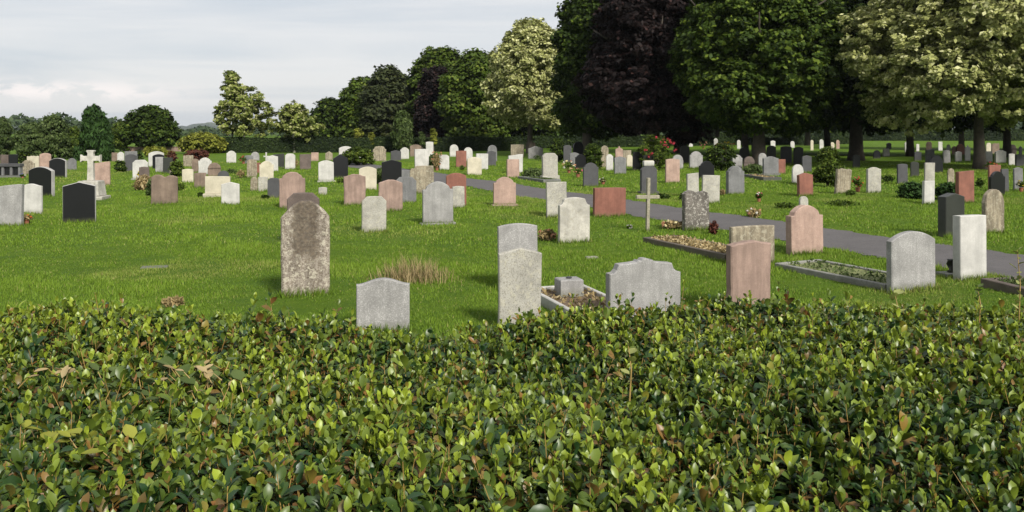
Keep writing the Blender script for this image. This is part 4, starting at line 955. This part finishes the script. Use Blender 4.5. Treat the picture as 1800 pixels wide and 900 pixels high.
# column tree + golden topiary
tree(708, 84, 18, 194, 264, L_['olive'], 'tall narrow column of green foliage standing at the long hedge', name='column_tree', nl=12, ncl=320, per=36, leaf=.14, clump=.35, seed=130, tr=.12, group='clipped trees along the hedge', vert=.5)
for i, (px, yt, hw, k, lab) in enumerate([(630, 223, 10, 'gold', 'square golden clipped topiary rising from the long hedge'), (653, 232, 5, 'gold', 'small golden topiary right of the square golden one'), (762, 225, 5, 'gold', 'slim golden topiary right of the column tree'), (741, 230, 4, 'olive', 'dull green topiary stub right of the column tree')]):
    tree(px, 86.6, hw, yt, 256, L_[k], lab, name='topiary', nl=5, ncl=70, per=26, leaf=.10, clump=.22, seed=140+i, tr=.08, group='clipped trees along the hedge', bright=.4, tip=.05)

# ------------------------------------------------------------------ clipped hedges, wall, far wood
def box_hedge(x0p, x1p, d0, d1, yt, label, seed, n=26000, leaf=.09, thick=1.2):
    X0, X1 = (x0p-900)/F*d0, (x1p-900)/F*d1; z = CH-(yt-HZ)/F*(d0+d1)/2
    o = empty('clipped_hedge', ((X0+X1)/2, (d0+d1)/2, 0), math.atan2(d1-d0, X1-X0)); tag(o, label, 'hedge', 'clipped hedges behind the graves')
    L = math.hypot(X1-X0, d1-d0); rg = np.random.default_rng(seed)
    m = MB(); m.box(-L/2+.1, L/2-.1, -thick/2+.08, thick/2-.08, -.1, z-.08, .1); m.build('inner_growth', L_['hedge'], o)
    k = rg.random(n); P = np.zeros((n, 3)); N_ = np.zeros((n, 3))
    P[:, 0] = rg.uniform(-L/2, L/2, n); fr = k < .5; tp = (k >= .5) & (k < .8); bk = k >= .8
    P[fr, 1] = -thick/2; P[fr, 2] = rg.uniform(0, z, fr.sum()); N_[fr] = (0, -1, .3)
    P[tp, 1] = rg.uniform(-thick/2, thick/2, tp.sum()); P[tp, 2] = z; N_[tp] = (0, 0, 1)
    P[bk, 1] = thick/2; P[bk, 2] = rg.uniform(0, z, bk.sum()); N_[bk] = (0, 1, .3)
    P += rg.normal(0, .05, P.shape); P[:, 2] += .05*np.sin(P[:, 0]*.8)
    t = np.zeros((n, 2)); t[:, 0] = np.clip(.5+.25*np.sin(P[:, 0]*.5+1)+rg.normal(0, .25, n), 0, 1); t[:, 1] = (rg.random(n) < .06)*.7
    V, Fq, T = quads(P, N_+rg.normal(size=P.shape)*.4, leaf*rg.uniform(.6, 1.3, n), 1.1, None, t, rg)
    link('foliage', npmesh('foliage', V, [Fq], L_['hedge'], T), o)
box_hedge(372, 905, 82, 92, 243, 'long low dark clipped hedge behind the young trees', 150, n=36000, leaf=.11)
box_hedge(860, 1250, 100, 125, 240, 'dim clipped hedge under the huge dark trees', 151, n=16000, leaf=.16)
box_hedge(1235, 1508, 126, 140, 243, 'added dim hedge standing in for shade between the dark trunks on the right', 153, n=12000, leaf=.18)  # added hedge, covers the sunlit far lawn so it reads as tree shade
box_hedge(1200, 1960, 185, 185, 229, 'far clipped hedge beyond the sunlit strip of grass', 152, n=20000, leaf=.28, thick=2)
def wall():
    X0, d = (216-900)/F*90, 90; X1 = (348-900)/F*90
    o = empty('brick_wall', ((X0+X1)/2, d, 0)); tag(o, 'low dull brown brick wall at the left below the round tree', 'wall')
    L = X1-X0; z = CH-(258-HZ)/F*d
    m = MB(); m.box(-L/2, L/2, -.12, .12, -.2, z-.06, .005); m.build('brickwork', M['wallb'], o)
    m = MB(); m.box(-L/2-.03, L/2+.03, -.16, .16, z-.058, z+.02, .01); m.build('coping', M['PD'], o)
wall()
def far_wood():
    rg = np.random.default_rng(9); n = 26000
    a = R(1)*rg.uniform(-56, 56, n); d_ = rg.uniform(330, 420, n); h = 5.4+1.6*np.sin(a*23)+1.3*np.sin(a*61+1)+1.2*np.sin(a*140)
    z = h*rg.random(n)**.6
    P = np.stack([d_*np.sin(a), d_*np.cos(a), z], 1); t = np.zeros((n, 2)); t[:, 0] = rg.random(n)
    V, Fq, T = quads(P, rg.normal(size=P.shape)+[0, -.6, .6], rg.uniform(.6, 1.3, n), 1, None, t, rg)
    o = link('far_wood', npmesh('far_wood', V, [Fq], L_['farw'], T)); tag(o, 'distant line of trees and hedgerows below the hills', 'woodland', kind='stuff')
far_wood()

# ------------------------------------------------------------------ grass
def grass():
    rg = np.random.default_rng(21)
    G = [rg.random((256, 256)) for _ in range(4)]
    def vn(x, y, sc, k):
        u, v = x/sc+1000, y/sc+1000; i, j = np.floor(u).astype(int), np.floor(v).astype(int); fu, fv = u-i, v-j
        fu = fu*fu*(3-2*fu); fv = fv*fv*(3-2*fv); g_ = G[k]; a, b, c, d_ = g_[i % 256, j % 256], g_[(i+1) % 256, j % 256], g_[i % 256, (j+1) % 256], g_[(i+1) % 256, (j+1) % 256]
        return (a*(1-fu)+b*fu)*(1-fv)+(c*(1-fu)+d_*fu)*fv-.5
    def clump(x, y): return 1.9*vn(x, y, 1.7, 0)+1.9*vn(x, y, .55, 1)+1.4*vn(x, y, .22, 2)
    def zone(y0, y1, dens, h, wd, seed, ext=1.0):
        # uniform over a wedge a little wider than the view
        n = int(dens*(y1-y0)*(0.66*(y0+y1)+2*ext))
        y = np.sqrt(rg.uniform(y0**2, y1**2, n)); x = rg.uniform(-1, 1, n)*(0.66*y+ext)
        keep = ~on_path(x, y, -0.03); x, y = x[keep], y[keep]; n = len(x)
        pat = clump(x, y)
        hh = h*.8*rg.uniform(.5, 1.35, n)*np.clip(1+.5*pat, .35, 2.0)
        return x, y, hh, np.full(n, wd), pat
    Z = [zone(3.8, 9, 2600, .055, .0045, 1), zone(9, 16, 1500, .055, .0065, 2), zone(16, 30, 420, .06, .012, 3), zone(30, 60, 85, .07, .026, 4)]
    X = np.concatenate([z[0] for z in Z]); Y = np.concatenate([z[1] for z in Z]); H_ = np.concatenate([z[2] for z in Z]); W_ = np.concatenate([z[3] for z in Z]); Pt = np.concatenate([z[4] for z in Z])
    # longer uncut grass round the foot of every stone
    ex = []
    for (sx_, sy_, W, T, a) in STONE_FEET:
        if sy_ > 60: continue
        m_ = int(np.clip(5200/sy_, 90, 520)*W); u = rg.uniform(-W/2-.05, W/2+.05, m_); sgn = np.where(rg.random(m_) < .7, -1, 1); v = sgn*(T/2+abs(rg.normal(.01, .03, m_)))
        ex.append(np.stack([sx_+u*math.cos(a)-v*math.sin(a), sy_+u*math.sin(a)+v*math.cos(a), rg.uniform(.05, .14, m_), np.full(m_, .0045+sy_*.0003)], 1))
    E = np.concatenate(ex); X = np.concatenate([X, E[:, 0]]); Y = np.concatenate([Y, E[:, 1]]); H_ = np.concatenate([H_, E[:, 2]]); W_ = np.concatenate([W_, E[:, 3]]); Pt = np.concatenate([Pt, np.full(len(E), -.4)])
    n = len(X); a = rg.uniform(0, 6.28, n); g = gh(X, Y)-.004; le = rg.uniform(.1, .75, n)
    B = np.stack([X, Y, g], 1); s = np.stack([np.cos(a), np.sin(a), 0*a], 1)*W_[:, None]; b2 = rg.uniform(0, 6.28, n)
    tip = B+np.stack([np.cos(b2)*H_*le, np.sin(b2)*H_*le, H_*np.sqrt(1-.6*le**2)], 1)
    V = np.stack([B-s, B+s, tip], 1).reshape(-1, 3)
    t = np.zeros((n, 2)); t[:, 0] = np.clip(.5+.22*Pt+rg.normal(0, .16, n), 0, 1)
    dryp = np.clip((vn(X, Y, 2.6, 3)+.5*vn(X, Y, .8, 1)-.16)*4, 0, 1)
    t[:, 1] = np.clip(dryp*rg.random(n)*.5+(rg.random(n) < .05)*.7, 0, 1)
    o = link('grass', npmesh('grass', V, [np.arange(n*3).reshape(n, 3)], L_['grass'], np.repeat(t, 3, 0))); tag(o, 'short green lawn grass between the graves', 'grass', kind='stuff')
    print('grass blades', n)
grass()

# ------------------------------------------------------------------ the foreground hedge
def fg_hedge():
    rg = np.random.default_rng(33)
    o = empty('garden_hedge', (0, 2.9, 0)); tag(o, 'wide leafy evergreen hedge with glossy leaves filling the foreground', 'hedge')
    X0, X1, Y0 = -5.5, 5.5, 0.9
    def yfar(x): return np.interp(x, [-6, -2.76, -1.7, -.5, .3, 1.1, 2.0, 2.85, 6], [4.75, 4.62, 4.40, 4.22, 4.55, 4.75, 5.0, 4.85, 5.0])
    def ztop(x, y):
        e = np.clip((yfar(x)-y)/.35, 0, 1)
        return 1.15+.035*np.sin(2.1*x+1.3*y)+.03*np.sin(1.1*x-2.7*y+2)+.02*np.sin(5*x+3*y)-.06*(1-e)**2
    # core of twigs
    nx, ny = 120, 50; xs = np.linspace(X0, X1, nx); vs = []
    for j in range(ny):
        for x in xs:
            yf = float(yfar(x)); y = Y0+(yf-Y0)*j/(ny-1); z = float(ztop(x, y))-.09+rg.uniform(-.02, .02)
            vs.append((x, y-2.9, z))
    i = np.arange(nx*ny).reshape(ny, nx)
    q = [np.stack([i[:-1, :-1], i[:-1, 1:], i[1:, 1:], i[1:, :-1]], -1).reshape(-1, 4)]
    nb = len(vs); ring = list(i[0, :])+list(i[1:, -1])+list(i[-1, -2::-1])+list(i[-2:0:-1, 0])
    for k in ring: v = vs[k]; vs.append((v[0], v[1], -.05))
    n = len(ring); q.append(np.array([(ring[(k+1) % n], ring[k], nb+k, nb+(k+1) % n) for k in range(n)]))
    link('inner_twigs', npmesh('inner_twigs', vs, q, plain('twigs', (0.022, 0.022, 0.010), .95, 30, .7)), o)
    # leaf template: obovate, folded along the midrib; x along, y across, z up
    ls = np.array([0, .22, .5, .78, 1.0]); lw = np.array([.03, .20, .29, .24, .02]); zz = np.array([0, .05, .07, .03, -.05])
    lw = lw*.88; tpl = np.array([(ls[i], 0, zz[i]) for i in range(5)]+[(ls[i], lw[i], zz[i]+.09*(lw[i]/.29)) for i in range(1, 4)]+[(ls[i], -lw[i], zz[i]+.09*(lw[i]/.29)) for i in range(1, 4)])
    quad = np.array([(1, 2, 6, 5), (2, 3, 7, 6), (2, 1, 8, 9), (3, 2, 9, 10)]); tri = np.array([(0, 1, 5), (3, 4, 7), (1, 0, 8), (4, 3, 10)])
    LV, LT = [], []; cnt = 0
    def leaves(base, az, elev, size, wid, t, roll):
        """vectorised leaves"""
        n = len(base); ca, sa, ce, se = np.cos(az), np.sin(az), np.cos(elev), np.sin(elev)
        u = np.stack([ca*ce, sa*ce, se], 1); v = np.stack([-sa, ca, 0*sa], 1); w_ = np.cross(u, v)
        v2 = v*np.cos(roll)[:, None]+w_*np.sin(roll)[:, None]; w2 = np.cross(u, v2)
        P = base[:, None, :]+size[:, None, None]*(tpl[None, :, 0, None]*u[:, None]+wid[:, None, None]*tpl[None, :, 1, None]*v2[:, None]+tpl[None, :, 2, None]*w2[:, None])
        LV.append(P.reshape(-1, 3)); tt = np.repeat(t[:, None, :], 11, 1).copy(); tt[:, :, 0] += rg.normal(0, .03, (n, 1)); LT.append(tt.reshape(-1, 2))
    # shoots
    def inside(n):
        x = rg.uniform(X0, X1, n); y = rg.uniform(Y0, 5.05, n); k = (y < yfar(x)+.04)
        wedge = abs(x) < .62*y+.6; k &= wedge | (rg.random(n) < .45)
        return x[k], y[k]
    x, y = inside(34000); n = len(x); print('shoots', n)
    zt = ztop(x, y); extra = rg.gamma(1.3, .016, n); long_ = rg.random(n) < .018; extra[long_] += rg.uniform(.05, .13, long_.sum())
    hgt = .055+extra; lx, ly = rg.normal(0, .28, n), rg.normal(0, .28, n)
    Bs = np.stack([x, y-2.9, zt-.05], 1); axis = np.stack([lx, ly, np.ones(n)], 1); axis /= np.linalg.norm(axis, axis=1, keepdims=True)
    tone = np.clip(rg.normal(.42, .24, n)+.12*np.sin(x*2.3+y*3.1), 0, 1); rot0 = rg.uniform(0, 6.28, n)
    sc = np.clip(rg.lognormal(-.03, .22, n), .55, 1.7)
    rusty = (rg.random(n) < .055+.09*(x < -.3)*(x > -2.6)+.07*(np.sin(x*2+1)*np.sin(y*3) > .35))
    levels = 5
    for L in range(levels):
        f = L/(levels-1); pos = Bs+axis*(hgt*(.25+.75*f)+.02)[:, None]
        for s_ in range(2 if L < levels-1 else 2):
            az = rot0+L*1.57+s_*math.pi+rg.normal(0, .3, n)
            elev = np.clip(rg.normal(.25+1.0*f**1.5, .28, n), -.4, 1.45)
            size = (.050-.017*f)*sc*rg.uniform(.8, 1.2, n); wid = rg.uniform(.8, 1.1, n)
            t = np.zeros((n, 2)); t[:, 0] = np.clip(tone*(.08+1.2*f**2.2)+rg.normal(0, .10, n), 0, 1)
            t[:, 1] = np.where(rusty & (L < 4) & (rg.random(n) < .5), rg.uniform(.3, 1, n), (rg.random(n) < .06)*rg.uniform(.3, .9, n))
            keep = rg.random(n) < (.9 if L else .75)
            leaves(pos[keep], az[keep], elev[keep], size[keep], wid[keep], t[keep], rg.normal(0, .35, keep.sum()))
    # under-layer of older, darker leaves
    x2, y2 = inside(30000); n2 = len(x2); b2 = np.stack([x2, y2-2.9, ztop(x2, y2)-.07+rg.uniform(-.03, .035, n2)], 1)
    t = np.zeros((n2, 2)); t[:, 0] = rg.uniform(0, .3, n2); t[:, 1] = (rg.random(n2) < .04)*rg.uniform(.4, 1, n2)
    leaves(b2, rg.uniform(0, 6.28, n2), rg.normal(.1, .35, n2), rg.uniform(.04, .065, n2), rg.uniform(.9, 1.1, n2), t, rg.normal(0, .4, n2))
    # far side and near side faces
    n3 = 14000; x3 = rg.uniform(X0, X1, n3); far_ = rg.random(n3) < .7; y3 = np.where(far_, yfar(x3)+rg.normal(.02, .03, n3), Y0+rg.normal(-.02, .03, n3)); z3 = rg.uniform(.02, .98, n3)
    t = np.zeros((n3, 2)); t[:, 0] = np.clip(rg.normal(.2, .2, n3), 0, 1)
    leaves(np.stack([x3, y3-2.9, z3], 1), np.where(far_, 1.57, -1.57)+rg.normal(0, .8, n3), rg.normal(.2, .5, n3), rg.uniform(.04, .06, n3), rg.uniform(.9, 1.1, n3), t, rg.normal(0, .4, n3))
    V = np.concatenate(LV); T = np.concatenate(LT); m_ = len(V)//11; b = (np.arange(m_)*11)[:, None, None]
    Q = (b+quad[None]).reshape(-1, 4); Tr = (b+tri[None]).reshape(-1, 3)
    link('foliage', npmesh('foliage', V, [Q, Tr], L_['laurel'], T, smooth=True), o); print('hedge leaves', m_)
    # shoot stems
    k = rg.random(n) < .8; P0 = Bs[k]-[0, 0, .04]; P1 = (Bs+axis*(hgt+.015)[:, None])[k]; r0 = .0020; r1 = .0013; SV = []
    for q_, (P, r) in enumerate(((P0, r0), (P1, r1))):
        for j in range(3): SV.append(P+np.array([math.cos(j*2.094), math.sin(j*2.094), 0])*r)
    S = np.stack(SV, 1).reshape(-1, 3); bb = (np.arange(k.sum())*6)[:, None, None]; qq = np.array([(0, 1, 4, 3), (1, 2, 5, 4), (2, 0, 3, 5)])
    link('shoot_stems', npmesh('shoot_stems', S, [(bb+qq[None]).reshape(-1, 4)], M['stem']), o)
fg_hedge()
def sprig(px, py, z, name, label, n, size, mat, seed, spread, cat, stemlen=0.0):
    rg = np.random.default_rng(seed); X, d = at(px, py, z); o = empty(name, (X, d, z)); tag(o, label, cat)
    ls = np.array([0, .25, .55, .8, 1.0]); lw = np.array([.04, .34, .38, .24, .02])
    V, Q, T = [], [], []
    m = MB()
    for i in range(n):
        if stemlen: u = (i+1)/n; b = np.array([rg.normal(0, .01), rg.normal(0, .01), stemlen*u]); a = i*2.4; e = rg.uniform(.2, .9)
        else: b = np.array([rg.normal(0, spread), rg.normal(0, spread*.7), rg.uniform(0, .07)]); a = rg.uniform(0, 6.28); e = rg.normal(.25, .35)
        s_ = size*rg.uniform(.6, 1.2); f = np.array([math.cos(a)*math.cos(e), math.sin(a)*math.cos(e), math.sin(e)]); v = np.array([-math.sin(a), math.cos(a), 0]); w_ = np.cross(f, v)
        k = len(V)*1; base = sum(len(q) for q in V)
        V.append(np.array([b+s_*(ls[j]*f+h*lw[j]*v+(.10*abs(h)+.06*math.sin(3*ls[j]))*w_) for j in range(5) for h in (-1, 0, 1)]))
        Q += [(base+3*j+c, base+3*j+c+1, base+3*j+c+4, base+3*j+c+3) for j in range(4) for c in (0, 1)]
        T += [(rg.uniform(.3, 1), rg.uniform(0, .5))]*15
        if not stemlen: m.tube([tuple(b-f*.03-[0, 0, .03]), tuple(b-f*.01-[0, 0, .01]), tuple(b)], [.002, .0018, .001], 4)
    if stemlen: m.tube([(0, 0, -.1), (.01, 0, stemlen*.5), (0, .01, stemlen)], [.004, .003, .0015], 5)
    m.build('stem', M['stem'], o); link('leaves', npmesh('leaves', np.concatenate(V), [np.array(Q)], L_[mat], np.array(T), smooth=True), o)
sprig(250, 690, 1.20, 'ivy_sprig', 'patch of pale broad ivy leaves growing through the left of the hedge', 46, .062, 'olive', 201, .16, 'climbing plant')
sprig(120, 800, 1.20, 'ivy_sprig', 'broad leaved climber poking out of the hedge at the bottom left', 34, .058, 'gold', 202, .13, 'climbing plant')
sprig(240, 795, 1.23, 'dead_leaf_cluster', 'few yellowed maple like leaves caught on the left of the hedge', 5, .05, 'gold', 203, .03, 'leaves')
sprig(95, 680, 1.24, 'dead_leaf_cluster', 'pale dry curled leaves lying on the hedge at the far left', 6, .05, 'dry', 204, .05, 'leaves')
sprig(355, 685, 1.22, 'dead_leaf_cluster', 'dry brownish sprig lying on the hedge left of centre', 16, .04, 'dry', 205, .09, 'leaves')
sprig(1790, 560, 1.17, 'tall_weed', 'tall pale weed stalk rising above the hedge at the right edge', 14, .035, 'maple', 206, 0, 'weed', .36)
sprig(1720, 560, 1.17, 'tall_weed', 'slanting weed with withered head left of the tall stalk at the right edge', 9, .04, 'olive', 207, 0, 'weed', .16)
sprig(1575, 560, 1.15, 'tall_weed', 'single broad pale leafed shoot standing in front of the large arched headstone', 4, .06, 'maple', 208, 0, 'weed', .12)
sprig(1105, 690, 1.20, 'tall_weed', 'long yellow shoot with one bright upright leaf in the middle of the hedge', 5, .05, 'maple', 209, 0, 'weed', .17)

# ------------------------------------------------------------------ haze
def haze():
    m = bpy.data.materials.new('haze_air'); m.use_nodes = True; n = m.node_tree
    for x in list(n.nodes):
        if x.type == 'BSDF_PRINCIPLED': n.nodes.remove(x)
    pv = n.nodes.new('ShaderNodeVolumePrincipled'); pv.inputs['Color'].default_value = (.82, .88, .96, 1); pv.inputs['Density'].default_value = 0.00009; pv.inputs['Anisotropy'].default_value = 0.2
    n.links.new(pv.outputs[0], n.nodes['Material Output'].inputs['Volume'])
    b = MB(); b.add([(-5600, -5600, -3), (5600, -5600, -3), (5600, 5600, -3), (-5600, 5600, -3), (-5600, -5600, 70), (5600, -5600, 70), (5600, 5600, 70), (-5600, 5600, 70)], [(3, 2, 1, 0), (4, 5, 6, 7), (0, 1, 5, 4), (1, 2, 6, 5), (2, 3, 7, 6), (3, 0, 4, 7)])
    o = b.build('haze', m); tag(o, 'thin pale air haze softening the distance', 'haze', kind='stuff')
import os
if not os.environ.get('NOHAZE'): haze()
